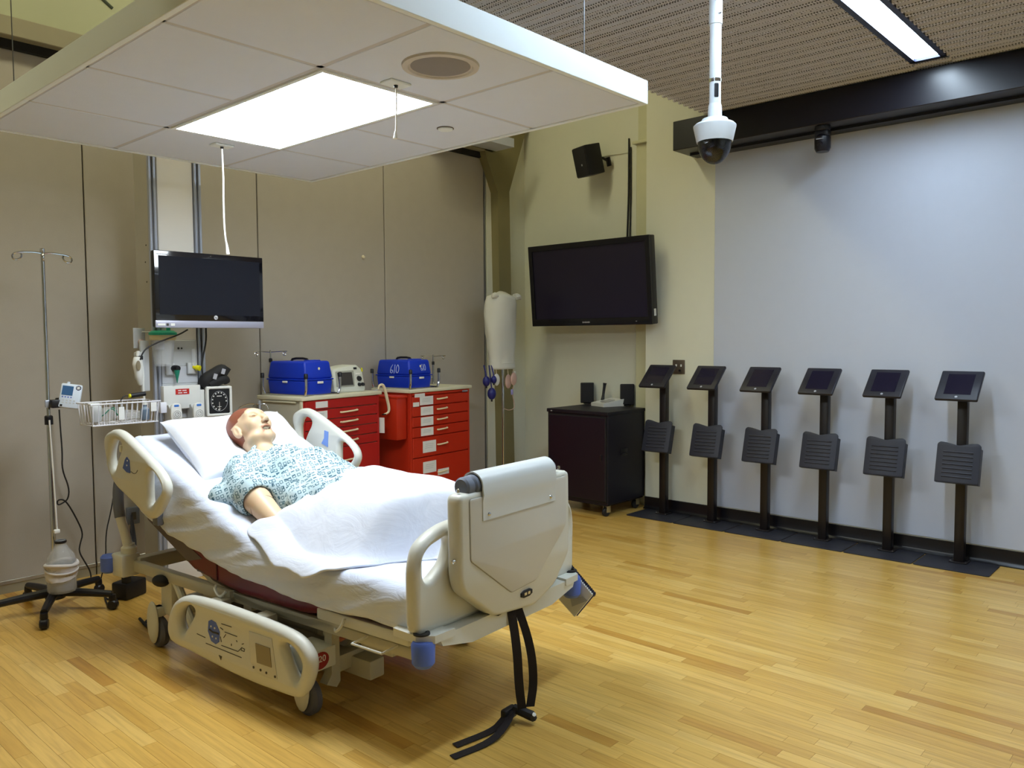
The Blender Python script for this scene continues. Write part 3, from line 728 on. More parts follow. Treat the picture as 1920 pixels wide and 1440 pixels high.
# ---- top cover sheet over the legs
NE = [(.03, -.10), (.25, -.13), (.33, -.22), (.40, -.36), (.46, -.44), (.55, -.468), (.80, -.465), (1.00, -.43), (1.12, -.40)]
def hump(u, v):
    base = max(ztop(min(v, 1.0)), .60)
    prof = along([(.04, .15), (.12, .20), (.25, .235), (.5, .275), (.75, .28), (.92, .24), (1.2, .16)], v)
    k = min(1., abs(u-.02)/(.42-.07*min(1, max(0, (v-.7)/.2)))); g = (1-k*k*k)**1.3
    legs = .018*math.cos((u-.02)*22)*max(0, 1-abs(u)/.3)
    arm = .078*math.exp(-((u+.315)/.085)**2)*min(1, max(0, (v-.78)/.2))
    return base+.012+prof*g+legs*g+arm
def cover_fn(s, t):
    # s across: 0 far hanging edge -> 1 near edge ; t: 0 foot -> 1 towards the chest
    ue = .47
    vtop = along([(-.5, 1.16), (-.41, 1.115), (-.36, 1.04), (-.285, .99), (-.2, .975), (-.08, .99), (.04, .92), (.2, .84), (.5, .80)], ue+(-.47-ue)*s)
    v = .035+t*(vtop-.035)
    un = along(NE, v)+.015*nz3(v*9, 1, 1)
    u = ue+(un-ue)*s
    z = hump(u, v)
    w = .010*nz3(u*5+v*2, v*4-u*3, .7)+.006*nz3(u*11-v*6, v*9+u*4, 3.3)
    if v < .6: w += (.016*nz3(u*9, v*5, 8)+.012*math.sin(u*26+v*14+2*nz3(u*3, v*3, 2)))*(1-v/.6)
    w += .012*abs(nz3(u*3.2+v*1.5, v*2.2-u*2, 12))
    z += w
    if u < -.40:                      # near edge rolls over the mattress edge
        k = (-.40-u)/.07; z -= .05*k*k; u -= .02*k
    if s > .72 and v < .62:           # falls to the mattress in loose folds near the foot
        k = (s-.72)/.28; k = k*k*(3-2*k)*min(1, (.62-v)/.2); z = z*(1-k)+(ztop(v)+.014+.006*nz3(u*20, v*20, 1))*k
    if s < .08: z -= (1-s/.08)**2*.16; u += .01*(1-s/.08)
    e = max(0, (s-.965)/.035)          # rolled hem
    z += .014*e*(1-e)*4*0-.006*e
    te = max(0, (t-.95)/.05); z -= .035*te*te
    if v < .10: z += (.10-v)*.6
    return (u, v, z)
cover = thing('cover_sheet', 'white top sheet draped over the legs of the manikin', 'sheet', BO, BYAW)
co = part(cover, 'sheet', m_cover, grid(cover_fn, 110, 110), fixn=False, ang=180)
md = co.modifiers.new('thick', 'SOLIDIFY'); md.thickness = .010; md.offset = -1
md = co.modifiers.new('sub', 'SUBSURF'); md.levels = 0; md.render_levels = 1
# ---- pillow
pc = Vector((-.01, 1.70, .955)); th = math.radians(35)
def pillow_fn(i, j, side):
    a, b = i*2-1, j*2-1
    e = (1-abs(a)**3.0)*(1-abs(b)**3.0); tck = .092*max(e, 0)**.45
    pin = 1-.06*(1-abs(a)**2)*abs(b)**6; pin2 = 1-.05*(1-abs(b)**2)*abs(a)**6
    x = a*.35*pin2; y = b*.229*pin
    dent = .075*math.exp(-((x+.0)**2/.012+(y+.0)**2/.015)) if side > 0 else 0
    z = side*tck*(.85+.15*nz3(x*6, y*6, 3))-dent+.006*nz3(x*14, y*14, 6)+.008*abs(a)**3
    return pc+Vector((x, y*math.cos(th)-z*math.sin(th), y*math.sin(th)+z*math.cos(th)))
pl = thing('pillow', 'white pillow under the manikin head', 'pillow', BO, BYAW)
part(pl, 'pillow_case', m_pillow, grid(lambda i, j: pillow_fn(i, j, 1), 44, 34), grid(lambda i, j: pillow_fn(1-i, j, -1), 44, 34), fixn=False, ang=180)
# ------------------------------------------------------------------ training manikin lying on its back
m_skin = bpy.data.materials.new('manikin_skin'); m_skin.use_nodes = True
def skin_nodes():
    N, L, b = nodes(m_skin); at = N.new('ShaderNodeVertexColor'); at.layer_name = 'tint'
    tc = N.new('ShaderNodeTexCoord'); nz = N.new('ShaderNodeTexNoise'); nz.inputs['Scale'].default_value = 30; L.new(tc.outputs['Object'], nz.inputs[0])
    mx = N.new('ShaderNodeMix'); mx.data_type = 'RGBA'; mx.blend_type = 'MULTIPLY'; mx.inputs[0].default_value = .12
    L.new(at.outputs[0], mx.inputs[6]); L.new(nz.outputs['Color'], mx.inputs[7]); L.new(mx.outputs[2], b.inputs['Base Color'])
    b.inputs['Roughness'].default_value = .42; b.inputs['Subsurface Weight'].default_value = .08; b.inputs['Subsurface Radius'].default_value = (.01, .004, .002)
skin_nodes()
# head frame: x to the right side (near), y = face direction, z = crown
HC = np.array([0.0, 1.650, 1.032])
hf = np.array([.12, -.68, .72]); hf /= np.linalg.norm(hf)
hu = np.array([-.03, .72, .68]); hu -= hf*(hu@hf); hu /= np.linalg.norm(hu)
hx = np.cross(hf, hu)
HR = np.stack([hx, hf, hu], 1)       # columns: axes
HS = 1.09
def hp(x, y, z): return HC+HR@np.array([x, y, z])*HS
vol = Vol((-.50, .84, .58), (.34, 1.84, 1.24), .0034)
def E(c, r, k=.02, op='+', rot=None):
    R = HR if rot is None else HR@np.array(Euler(rot).to_matrix())
    vol.ell(hp(*c), np.array(r)*HS, k, op, R)
# skull, face mass, jaw, chin
E((0, -.020, .035), (.078, .098, .092), .01); E((0, .035, -.005), (.064, .066, .080), .03); E((0, .030, -.065), (.054, .058, .050), .03)
E((0, .070, -.098), (.026, .022, .020), .03); E((0, .072, .040), (.056, .020, .020), .03)
for s in (-1, 1):
    E((s*.040, .066, -.018), (.024, .024, .022), .025)           # cheek
    E((s*.033, .096, .014), (.020, .018, .013), .012, '-')        # eye socket
    E((s*.033, .083, .014), (.0165, .0145, .0115), .004)           # closed lid
    E((s*.054, .030, -.080), (.02, .035, .018), .025)
    E((s*.080, -.004, -.006), (.009, .020, .034), .006, '+', (0, 0, s*.35)); E((s*.088, .004, -.004), (.006, .010, .020), .004, '-'); E((s*.081, .006, -.032), (.007, .010, .010), .006)
    E((s*.0125, .106, -.034), (.0085, .010, .008), .006); E((s*.007, .113, -.043), (.0045, .006, .005), .003, '-')
vol.cone(hp(0, .090, .022), hp(0, .116, -.026), .0085, .0125, .012)
E((0, .116, -.028), (.012, .011, .010), .008)
E((0, .088, -.056), (.027, .014, .0085), .010); E((0, .082, -.080), (.024, .014, .0085), .010)
E((0, .098, -.069), (.024, .024, .0105), .005, '-')
E((0, .074, -.063), (.019, .012, .005), .002)                      # upper teeth
# neck, trunk, arms
nb = np.array([0., 1.50, .90])
vol.cone(hp(0, -.025, -.05), nb, .056, .062, .03)
vol.ell((0, 1.30, .81), (.20, .22, .105), .05); vol.ell((0, 1.02, .73), (.17, .20, .09), .05)
SHN, ELN, WRN = (-.215, 1.42, .83), (-.30, 1.175, .77), (-.318, .93, .650)
vol.cone((-.10, 1.46, .86), SHN, .07, .068, .04); vol.cone((.10, 1.46, .86), (.215, 1.40, .83), .07, .065, .04)
vol.cone(SHN, ELN, .064, .058, .03); vol.cone(ELN, WRN, .059, .041, .02); vol.cone((.215, 1.40, .83), (.28, 1.15, .75), .055, .045, .03)
V, F = vol.mesh()
Q = (V-HC)@HR/HS
skin = np.array(lin((233, 200, 164))); hairc = np.array(lin((150, 88, 66))); cols = np.tile(skin, (len(V), 1))
x, y, z = Q.T; near = np.linalg.norm(Q, axis=1) < .2
hl = .055+.012*np.cos(x*40)                                           # hairline height on the brow
hair = near & (((z > hl) & (y < .075)) | (y < .035-(.055-z)*.42)) & (z > -.075-y*.35) & ~((np.abs(x) > .071) & (y > -.028) & (z < .034))
hair &= ~((y > .030) & (z < .03))
hair &= ~((z < -.055) & (y > -.055))
cols[hair] = hairc
lip = near & (np.abs(x) < .028) & (y > .080) & (z > -.090) & (z < -.047) & ((np.abs(z+.068) < .016))
cols[lip] = np.array(lin((206, 150, 120)))
mouth = near & (np.abs(x) < .022) & (y > .05) & (y < .091) & (np.abs(z+.068) < .0105)
cols[mouth] = np.array(lin((84, 62, 44)))
teeth = near & (np.abs(x) < .017) & (y > .07) & (y < .0895) & (z > -.0665) & (z < -.058)
cols[teeth] = np.array(lin((226, 220, 196)))
nost = near & (np.abs(x) < .013) & (z < -.036) & (z > -.052) & (y > .100) & (y < .113)
cols[nost] = np.array(lin((120, 70, 48)))
MAN = thing('training_manikin', 'rescue training manikin with brown hair lying in the bed in a printed gown', 'manikin', BO, BYAW)
body = link('body', vol_mesh('body', V, F, m_skin, cols), MAN)
lidm = mat('lid_line', (150, 112, 84), .6)
for s in (-1, 1):
    P = [hp(s*.033+a, .0975-abs(a)*.25, .0085-abs(a)*.08) for a in np.linspace(-.013, .013, 7)]
    part(MAN, 'eyelid_line', lidm, tube([Vector(p) for p in P], .0011, 5))
# elbow seam and tube ends on the arm
am = mat('arm_seam', (112, 92, 78), .6)
el, wr = Vector(ELN), Vector(WRN); ax = (wr-el).normalized(); fx, fy = frame_of(ax)
def ringp(t, r, a): return el+(wr-el)*t+(fx*math.cos(a)+fy*math.sin(a))*r
part(MAN, 'arm_seam', am, tube([ringp(.14+.05*math.sin(2*a), .0565, a) for a in np.linspace(0, 2*math.pi, 40)], .0013, 5, closed=False))
# ---- gown
m_gown = bpy.data.materials.new('gown_print'); m_gown.use_nodes = True
def gown_nodes():
    N, L, b = nodes(m_gown); tc = N.new('ShaderNodeTexCoord')
    wp = N.new('ShaderNodeTexNoise'); wp.inputs['Scale'].default_value = 5; L.new(tc.outputs['Object'], wp.inputs[0])
    vm = N.new('ShaderNodeVectorMath'); vm.operation = 'MULTIPLY_ADD'; L.new(wp.outputs['Color'], vm.inputs[0]); vm.inputs[1].default_value = (.03, .03, .03); L.new(tc.outputs['Object'], vm.inputs[2])
    rt = N.new('ShaderNodeVectorRotate'); rt.rotation_type = 'EULER_XYZ'; rt.inputs['Rotation'].default_value = (.42, .1, .7); L.new(vm.outputs[0], rt.inputs[0])
    vo = N.new('ShaderNodeTexVoronoi'); vo.distance = 'CHEBYCHEV'; vo.inputs['Scale'].default_value = 46; vo.inputs['Randomness'].default_value = .45; L.new(rt.outputs[0], vo.inputs['Vector'])
    rmp = N.new('ShaderNodeValToRGB'); rmp.color_ramp.interpolation = 'LINEAR'; e = rmp.color_ramp.elements
    base = (*lin((196, 218, 226)), 1); dk = (*lin((62, 104, 122)), 1)
    e[0].position = 0; e[0].color = base; e[1].position = 1; e[1].color = base
    for p, c in ((.20, base), (.25, dk), (.33, dk), (.38, base)):
        q = e.new(p); q.color = c
    L.new(vo.outputs['Distance'], rmp.inputs[0]); L.new(rmp.outputs[0], b.inputs['Base Color']); b.inputs['Roughness'].default_value = .85
    nz = N.new('ShaderNodeTexNoise'); nz.inputs['Scale'].default_value = 11; nz.inputs['Detail'].default_value = 4; L.new(tc.outputs['Object'], nz.inputs[0])
    bp = N.new('ShaderNodeBump'); bp.inputs['Strength'].default_value = .35; bp.inputs['Distance'].default_value = .02; L.new(nz.outputs['Fac'], bp.inputs['Height']); L.new(bp.outputs[0], b.inputs['Normal'])
gown_nodes()
g = Vol((-.46, .74, .60), (.38, 1.58, 1.08), .0052)
g.ell((0, 1.31, .83), (.235, .235, .135), .05); g.ell((0, 1.04, .775), (.225, .24, .128), .06); g.ell((0, .86, .745), (.21, .2, .12), .06)
g.cone((-.08, 1.475, .875), (-.215, 1.43, .84), .080, .080, .05); g.cone((.08, 1.475, .875), (.215, 1.41, .84), .080, .078, .05)
g.cone((-.215, 1.43, .84), (-.30, 1.22, .79), .080, .084, .05)                        # near sleeve
g.ell((-.325, 1.36, .775), (.075, .115, .055), .05); g.ell((-.345, 1.425, .752), (.055, .075, .026), .04)
g.cone((.215, 1.41, .84), (.29, 1.20, .77), .085, .08, .05); g.ell((-.20, 1.02, .70), (.10, .22, .05), .05)

# folds
sl = tuple(slice(0, q) for q in g.n); _, P = g.sub(g.lo, g.lo+g.h*(g.n-1))
fold = 1.5*(.0075*np.sin(P[1]*34+P[0]*30+3*np.sin(P[0]*9))+.005*np.sin(P[0]*55-P[1]*18+2*np.sin(P[1]*11))+.006*np.sin(P[0]*24+P[1]*52))
deep = -.012*np.exp(-((P[0]+.075+.35*(P[1]-1.25))/.028)**2)*np.exp(-((P[1]-1.22)/.2)**2)-.012*np.exp(-((P[0]-.03+.45*(P[1]-1.1))/.02)**2)*np.exp(-((P[1]-1.08)/.16)**2)
g.d = (g.d+(fold*np.clip((P[2]-.62)*6, 0, 1)-deep).astype(np.float32)*.8)
# neck opening and near sleeve opening
g.cone(tuple(nb+np.array([0, .05, .05])), tuple(nb+np.array([0, -.015, .0])), .085, .070, .015, '-')
cut = np.array(ELN)+np.array([-.004, -.015, .0]); g.cone(tuple(cut), (-.30, .98, .68), .070, .09, .012, '-')
V, F = g.mesh()
gown = link('gown', vol_mesh('gown', V, F, m_gown), MAN); gown['label'] = 'pale blue hospital gown with small square print'
part(MAN, 'collar', m_gown, tube([Vector(nb)+Vector((.088*math.cos(a), .045*math.sin(a)+.005, .040*math.sin(a)+.045*abs(math.cos(a))*0+.028)) for a in np.linspace(0, 2*math.pi, 36)[:-1]], .010, 8, closed=True))
# ------------------------------------------------------------------ screen wall side
m_glassb = mat('screen_glass', (20, 17, 30), .22, coat=.3)
m_plasb = mat('plastic_black', (22, 21, 26), .4)
m_logo = mat('logo_silver', (170, 170, 178), .4)
# black projection screen housing along the top of the wall
hs = thing('screen_housing', 'long black screen housing along the top of the white wall', 'housing', (0, 0, 0))
part(hs, 'case', m_black, bb((5.672, -2.8, 2.978), (5.988, 3.405, 3.205), .004, 1))
part(hs, 'lower_slot', m_plasb, bb((5.86, -2.79, 2.962), (5.98, 3.36, 2.98)))
part(hs, 'end_cap', m_plasb, bb((5.70, 3.405, 3.0), (5.98, 3.412, 3.19), .003, 1))
part(hs, 'cable', m_plasb, tube([(5.80, 3.30, 3.205), (5.80, 3.28, 3.235), (5.84, 3.2, 3.25), (5.9, 3.12, 3.262)], .006, 8, 2))
# small black camera hanging below the housing
c = onx((1543, 232), 5.76)
pz = thing('room_camera', 'small black camera hanging below the screen housing', 'camera', (5.76, c.y, 2.978))
part(pz, 'mount', m_plasb, lathe([(.052, 0), (.052, -.02), (.045, -.03), (0, -.03)], seg=20))
part(pz, 'yoke', m_plasb, box((0, 0, -.05), (.075, .10, .05), .015))
pb2 = part(pz, 'body', m_black, lathe([(0, .06), (.04, .06), (.055, .04), (.055, -.035), (.043, -.06), (0, -.06)], (0, 0, -.115), seg=22))
part(pb2, 'lens', m_glassb, lathe([(0, .008), (.018, .006), (.022, 0)], (-.048, 0, -.13), (-1, 0, -.15), 16))
part(pb2, 'stripe', m_logo, box((-.055, 0, -.092), (.003, .05, .006)))
# dome camera on a white drop pole
c0 = CAM+ray((1340, 250))*3.8
dc = thing('dome_camera', 'white dome surveillance camera on a drop pole from the ceiling', 'camera', (c0.x, c0.y, c0.z))
m_dw = mat('camera_white', (220, 226, 232), .35, var=.01)
part(dc, 'housing', m_dw, lathe([(.080, -.034), (.085, -.034), (.099, .028), (.099, .034), (.088, .044), (.066, .052), (.058, .066), (.033, .072), (.031, .125), (.028, .135)], seg=36), ang=30)
part(dc, 'dome_ring', m_dw, lathe([(.085, -.033), (.083, -.042), (.076, -.040), (.076, -.03)], seg=36))
part(dc, 'dome', mat('dome_smoke', (26, 24, 34), .06, coat=.6), lathe([(.068*math.cos(t), -.040-.092*math.sin(t)) for t in np.linspace(0, math.pi/2, 12)], seg=32))
part(dc, 'dome_shell', mat('dome_clear', (225, 230, 235), .03, trans=1., ior=1.2), lathe([(.079*math.cos(t), -.036-.108*math.sin(t)) for t in np.linspace(0, math.pi/2, 14)], seg=32))
zt = ZD+.03-c0.z
pole = part(dc, 'drop_pole', m_dw, lathe([(.027, .13), (.027, .50), (.031, .50), (.031, .52), (.031, zt)], seg=24))
part(pole, 'cable_slot', m_plasb, plate([(-.010, .16), (.010, .16), (.010, .225), (-.010, .225)], [], .004, .001, lambda a, b, w: (-.0190+a*.74, -.0190-a*.68+w*0, b) if False else (-.741*(.0265+w)+a*.671, -.671*(.0265+w)-a*.741, b), .006))
part(pole, 'bolt', m_chrome, lathe([(0, .007), (.007, .006), (.008, 0)], (-.741*.030+.008, -.671*.030-.008, .545), (-.74, -.67, 0), 10))
part(pole, 'bracket', m_plasb, tube([(-.741*.033-.006, -.671*.033+.006, .60), (-.741*.033-.006, -.671*.033+.006, .70)], .004, 6), tube([(-.741*.033-.006, -.671*.033+.006, .70), (-.741*.033+.004, -.671*.033-.004, .70)], .004, 6))
part(pole, 'clamp', m_chrome, lathe([(.0285, .235), (.0285, .25)], seg=20))
part(pole, 'ceiling_flange', m_dw, lathe([(.031, zt-.02), (.06, zt-.015), (.06, zt)], seg=24))
# wall speaker
sx = 5.93
c = onx((1100, 302), sx)
ws = thing('wall_speaker', 'small black loudspeaker tilted on a bracket above the television', 'speaker', (sx, c.y, c.z), rot=(0, math.radians(-14), math.radians(-18)))
part(ws, 'cabinet', m_plasb, box((.02, 0, 0), (.17, .20, .265), .008))
part(ws, 'grille', mat('grille_black', (28, 27, 31), .7, bump=.5, bscale=500), box((-.068, 0, 0), (.012, .184, .25), .004))
part(ws, 'badge', m_logo, box((-.0755, -.02, -.03), (.002, .014, .016)))
part(ws, 'bracket', m_black, tube([(.10, -.02, 0), (.16, -.03, .0), (.205, -.055, -.045)], .012, 8), box((.195, -.06, -.045), (.02, .05, .08), .004))
cq = onx((1125, 294), 6.145); ce = onx((1181, 285), 6.145)
tag(link('speaker_conduit', mesh('speaker_conduit', [tube([cq, ce], .007, 8)], m_cream)), 'thin painted conduit running from the wall speaker to the corner strip', 'conduit')
pv = thing('cable_run', 'pair of black cables dropping behind the television', 'cable', (6.14, onx((1181, 300), 6.14).y, 0))
part(pv, 'cable', m_rub, tube([(0, .03, 2.3), (0, .012, 2.8), (0, .010, 3.28)], .008, 8)); part(pv, 'cable', m_rub, tube([(0, .0, 2.3), (0, -.012, 2.8), (0, -.010, 3.2)], .007, 8))
# television
tx = 5.86
A, B = onx((1005, 612), tx+.02), onx((1218, 440), tx-.05)
ty0, ty1, tz0, tz1 = onx((1228, 605), tx+.02).y, onx((1003, 612), tx+.02).y, A.z, B.z
tv = thing('television', 'large black flat television tilted down on the cream wall', 'television', (tx, (ty0+ty1)/2, tz0), rot=(0, math.radians(-5), 0))
W, Ht = ty1-ty0, (tz1-tz0)/math.cos(math.radians(5))
part(tv, 'case', m_plasb, bb((-.002, -W/2, 0), (.075, W/2, Ht), .01))
part(tv, 'bezel', mat('bezel_black', (16, 15, 20), .25), plate([(-W/2, 0), (W/2, 0), (W/2, Ht), (-W/2, Ht)], [[(-W/2+.045, .065), (W/2-.045, .065), (W/2-.045, Ht-.05), (-W/2+.045, Ht-.05)]], .016, .004, yz(-.008), .006))
part(tv, 'screen', mat('tv_glass', (27, 22, 44), .3), bb((-.004, -W/2+.04, .06), (.0, W/2-.04, Ht-.045)))
part(tv, 'logo', m_logo, *[box((-.0168, .065-k*.0105, .03), (.001, .007, .011 if k % 3 else .014)) for k in range(8)])
part(tv, 'power_light', m_logo, box((-.017, -W/2+.16, .03), (.002, .012, .004)))
part(tv, 'sticker', m_lab, box((.03, -W/2-.001, .10), (.03, .002, .06)))
part(tv, 'wall_mount', m_black, bb((.07, -.25, Ht*.35), (.12, .25, Ht*.75), .006), tube([(.11, 0, Ht*.65), (.275, 0, Ht*.55)], .03, 8))
# equipment rack on castors
RX0, RY0 = 5.45, 3.875
rk = thing('equipment_rack', 'black equipment cabinet on castors below the television', 'cabinet', (RX0, RY0, 0))
RW, RD, RZ0, RZ1 = .645, .56, .105, .885
m_rack = mat('rack_black', (17, 14, 26), .5, var=.08)
part(rk, 'body', m_rack, bb((.008, 0, RZ0), (RD, RW, RZ1-.012), .004, 1))
part(rk, 'top', m_rack, bb((-.004, -.006, RZ1-.03), (RD+.004, RW+.006, RZ1), .004, 1))
part(rk, 'base', m_rack, bb((.01, .01, .095), (RD-.01, RW-.01, .11)))
dr = part(rk, 'door', mat('rack_door', (22, 16, 30), .4, var=.1), bb((-.006, .02, RZ0+.03), (.010, RW-.02, RZ1-.05), .004, 1))
part(dr, 'latch', m_plasb, box((-.010, .06, .5), (.012, .02, .05), .003))
part(rk, 'door_gap', m_dark, bb((-.002, .012, RZ0+.022), (.009, RW-.012, RZ1-.042)))
hd = part(rk, 'side_handle', m_plasb, plate([(.19, .50), (.29, .50), (.29, .56), (.19, .56)], [], .006, .002, lambda a, b, w: (a, -.002+w, b), .008))
part(hd, 'pull', m_black, tube([(.20, -.004, .51), (.20, -.014, .52), (.28, -.014, .52), (.28, -.004, .51)], .004, 6))
part(rk, 'badge', m_logo, box((-.004, RW-.05, RZ1-.018), (.002, .016, .008)))
for cx_, cy_ in ((.06, .05), (.50, .05), (.06, .59), (.50, .59)):
    cs = part(rk, 'caster', m_rub, lathe([(0, -.016), (.030, -.016), (.037, -.008), (.037, .008), (.030, .016), (0, .016)], (cx_-.01, cy_, .037), (.35, 1, 0), 20))
    part(cs, 'fork', mat('fork_brass', (176, 166, 130), .35, .7), box((cx_, cy_-.022, .065), (.040, .004, .062), .002, (0, 0, -.35)), box((cx_+.008, cy_+.02, .065), (.040, .004, .062), .002, (0, 0, -.35)), box((cx_, cy_, .093), (.06, .06, .006)))
# desk speakers and phone on the rack
m_dsk = mat('speaker_black', (20, 19, 24), .45)
for px, lb in (((1101, 757), 'small black desk speaker left of the phone on the rack'), ((1176, 761), 'small black desk speaker right of the phone on the rack')):
    c = onz(px, RZ1); t = thing('desk_speaker', lb, 'speaker', (c.x, c.y, RZ1), math.radians(38), group='desk speakers')
    part(t, 'foot', m_dsk, lathe([(.036, 0), (.036, .008), (.02, .014), (0, .014)], seg=20))
    part(t, 'cabinet', m_dsk, box((.012, 0, .102), (.055, .125, .190), .008, (0, math.radians(8), 0)))
    part(t, 'grille', MATS['grille_black'], box((-.019, 0, .104), (.006, .113, .178), .003, (0, math.radians(8), 0)))
    part(t, 'knob', m_plasb, lathe([(0, .008), (.007, .007), (.007, 0)], (-.024, -.02, .035), (-1, 0, 0), 10))
c = onz((1139, 761), RZ1)
ph = thing('desk_phone', 'white conference phone base with black handset on the rack', 'phone', (c.x, c.y, RZ1), math.radians(-20))
m_phw = mat('phone_white', (214, 212, 204), .4)
part(ph, 'base', m_phw, prism([(-.11, 0), (.11, 0), (.11, .065), (-.11, .03)], lambda a, b, w: (a, w, b), -.10, .10), ang=20)
part(ph, 'keypad', mat('phone_grey', (168, 166, 160), .5), xf(box((0, 0, 0), (.10, .09, .004)), Matrix.Translation((-.02, -.03, .049)) @ Matrix.Rotation(math.radians(-9), 4, 'Y')))
part(ph, 'handset', m_plasb, tube([(.02, .105, .045), (.03, .11, .10), (.045, .115, .17), (.05, .115, .20)], [.020, .012, .014, .020], 10, 2), tube([(.0, .09, .03), (.02, .105, .05)], .016, 10))
part(ph, 'coil_cord', m_plasb, tube([(-.02, .10, .02), (-.03, .16, .012), (.01, .2, .01), (.06, .2, .01)], .004, 6, 2))
# switch plate on the wall
c = onx((1273, 688), XW)
sw = thing('switch_plate', 'brown metal double switch plate above the first tablet stand', 'switch', (XW, c.y, c.z))
part(sw, 'plate', mat('bronze_plate', (112, 100, 88), .35, .6), plate([(-.058, -.06), (.058, -.06), (.058, .06), (-.058, .06)], [], .006, .002, yz(-.003), .006))
for yy, zz in ((-.025, .012), (.022, .012)): part(sw, 'toggle', m_phw, box((-.009, yy, zz), (.010, .012, .02), .003))
part(sw, 'knob', m_plasb, lathe([(0, .010), (.009, .009), (.010, 0)], (-.006, -.012, -.03), (-1, 0, 0), 12))

# ------------------------------------------------------------------ six tablet stands
m_post = mat('post_black', (26, 20, 20), .38, var=.08)
m_tab = mat('tablet_case', (26, 24, 36), .42)
m_tray = mat('tray_plastic', (42, 44, 56), .5)
m_scr = mat('tablet_screen', (34, 30, 46), .14, coat=.4)
m_plate = mat('base_steel', (40, 40, 48), .5, var=.1)
def kiosk():
    t = thing('tablet_stand', '', 'tablet stand', (0, 0, 0), group='tablet stands along the wall')
    part(t, 'base_plate', m_plate, plate([(-.245, -.222), (.075, -.222), (.075, .222), (-.245, .222)], [], .008, .003, xy(.004), .02))
    fl = part(t, 'flange', m_post, plate([(-.055, -.055), (.055, -.055), (.055, .055), (-.055, .055)], [], .008, .003, xy(.012), .012))
    for bx_, by_ in ((-.044, -.044), (-.044, .044)):
        part(fl, 'bolt', m_chrome, lathe([(.007, 0), (.007, .004), (0, .006)], (bx_, by_, .016), seg=8))
    part(t, 'post', m_post, bb((-.03, -.03, .012), (.03, .03, 1.15), .006))
    # tilted tablet enclosure: local slab, top edge back
    M = Matrix.Translation((-.11, 0, 1.178)) @ Matrix.Rotation(math.radians(-43), 4, 'Y')
    sq = [(-.128, -.124), (.128, -.124), (.128, .124), (-.128, .124)]
    part(t, 'neck', m_post, tube([(-.005, 0, 1.12), (-.055, 0, 1.165), (-.085, 0, 1.185)], .022, 8))
    tb = part(t, 'tablet_case', m_tab, xf(plate(sq, [], .022, .006, xy(0), .010), M))
    part(tb, 'screen', m_scr, xf(bb((-.085, -.078, .0105), (.095, .078, .0125)), M))
    part(tb, 'home_button', m_logo, xf(lathe([(0, .003), (.008, .0025), (.009, 0)], (-.106, 0, .010), seg=14), M))
    # ridged literature tray
    M = Matrix.Translation((-.105, 0, .683)) @ Matrix.Rotation(math.radians(-105), 4, 'Y')
    M = basis((0, -1, 0), (.26, 0, .966), (-.966, 0, .26), (-.112, 0, .68))
    o = [(-.128, -.133), (.128, -.133), (.128, .118), (.112, .133), (.075, .130), (.0, .112), (-.075, .130), (-.112, .133), (-.128, .118)]
    tr_ = part(t, 'tray', m_tray, xf(plate(o, [], .014, .004, xy(0), .012), M), xf(bb((-.128, -.133, -.05), (-.119, .10, 0)), M), xf(bb((.119, -.133, -.05), (.128, .10, 0)), M), xf(bb((-.128, -.133, -.05), (.128, -.124, 0)), M))
    for k in range(7):
        part(tr_, 'ridge', m_tray, xf(tube([(-.088, .068-k*.027, .007), (.088, .068-k*.027, .007)], .0055, 8), M))
    part(t, 'tray_bracket', m_post, bb((-.085, -.03, .64), (-.025, .03, .72), .004))
    return t
order = ['nearest the rack', 'second from the rack', 'third from the rack', 'fourth from the rack', 'fifth from the rack', 'farthest right, at the end of the row']
kp = [(1243, 965), (1330, 978), (1432, 994), (1541, 1011), (1663, 1032), (1798, 1055)]
k0 = kiosk()
for i, p in enumerate(kp):
    k = k0 if i == 0 else copy_tree(k0)
    q = onz(p, 0); k.location = (5.885, 3.600-.4515*i, 0)
    k['label'] = 'black tablet stand with ridged tray, '+order[i]
# ------------------------------------------------------------------ head wall column and its equipment
CF = 4.85
def q(px, y=CF): return ony(px, y)
cl, cr = 2.142, 2.468
m_colw = mat('column_panel', (226, 222, 216), .45, var=.01)
m_alub = mat('anodised_rail', (176, 182, 198), .3, .6)
m_beige = mat('beige_panel', (172, 167, 156), .6)
m_gpl = mat('device_grey', (188, 190, 192), .45)
m_wpl = mat('device_white', (222, 222, 218), .4)
m_clear = mat('clear_plastic', (236, 238, 240), .1, trans=.5, ior=1.2, alpha=.42)
m_green = mat('fitting_green', (30, 128, 104), .4)
m_teal = mat('lid_teal', (40, 160, 130), .4)
m_yel = mat('fitting_yellow', (214, 206, 10), .45)
hwc = thing('headwall_column', 'tall white medical service column with aluminium rails behind the bed', 'column', (0, CF, 0))
part(hwc, 'core', m_beige, bb((cl+.004, .012, 0), (cr-.004, .20, 2.72)))
for a, b in ((1.50, 2.72), (0, 1.02)): part(hwc, 'panel', m_colw, bb((cl+.055, 0, a), (cr-.05, .014, b), .003, 1))
for x in (cl, cl+.028, cr-.045, cr-.016): part(hwc, 'rail', m_alub, bb((x, -.012, 0), (x+.016, .012, 2.72), .003, 1))
part(hwc, 'upper_backplate', m_gpl, bb((cl+.05, -.004, 1.34), (cr-.05, .012, 1.50), .003, 1))
part(hwc, 'gas_outlet_panel', mat('outlet_panel', (186, 188, 194), .4), bb((cl+.05, -.006, 1.235), (cr-.05, .012, 1.34), .003, 1))
part(hwc, 'lower_backplate', m_gpl, bb((cl+.05, -.004, 1.02), (cr-.05, .012, 1.235), .003, 1))
part(hwc, 'accessory_rail', m_alub, bb((cl-.01, -.03, 1.075), (cr+.01, -.018, 1.095), .002, 1))
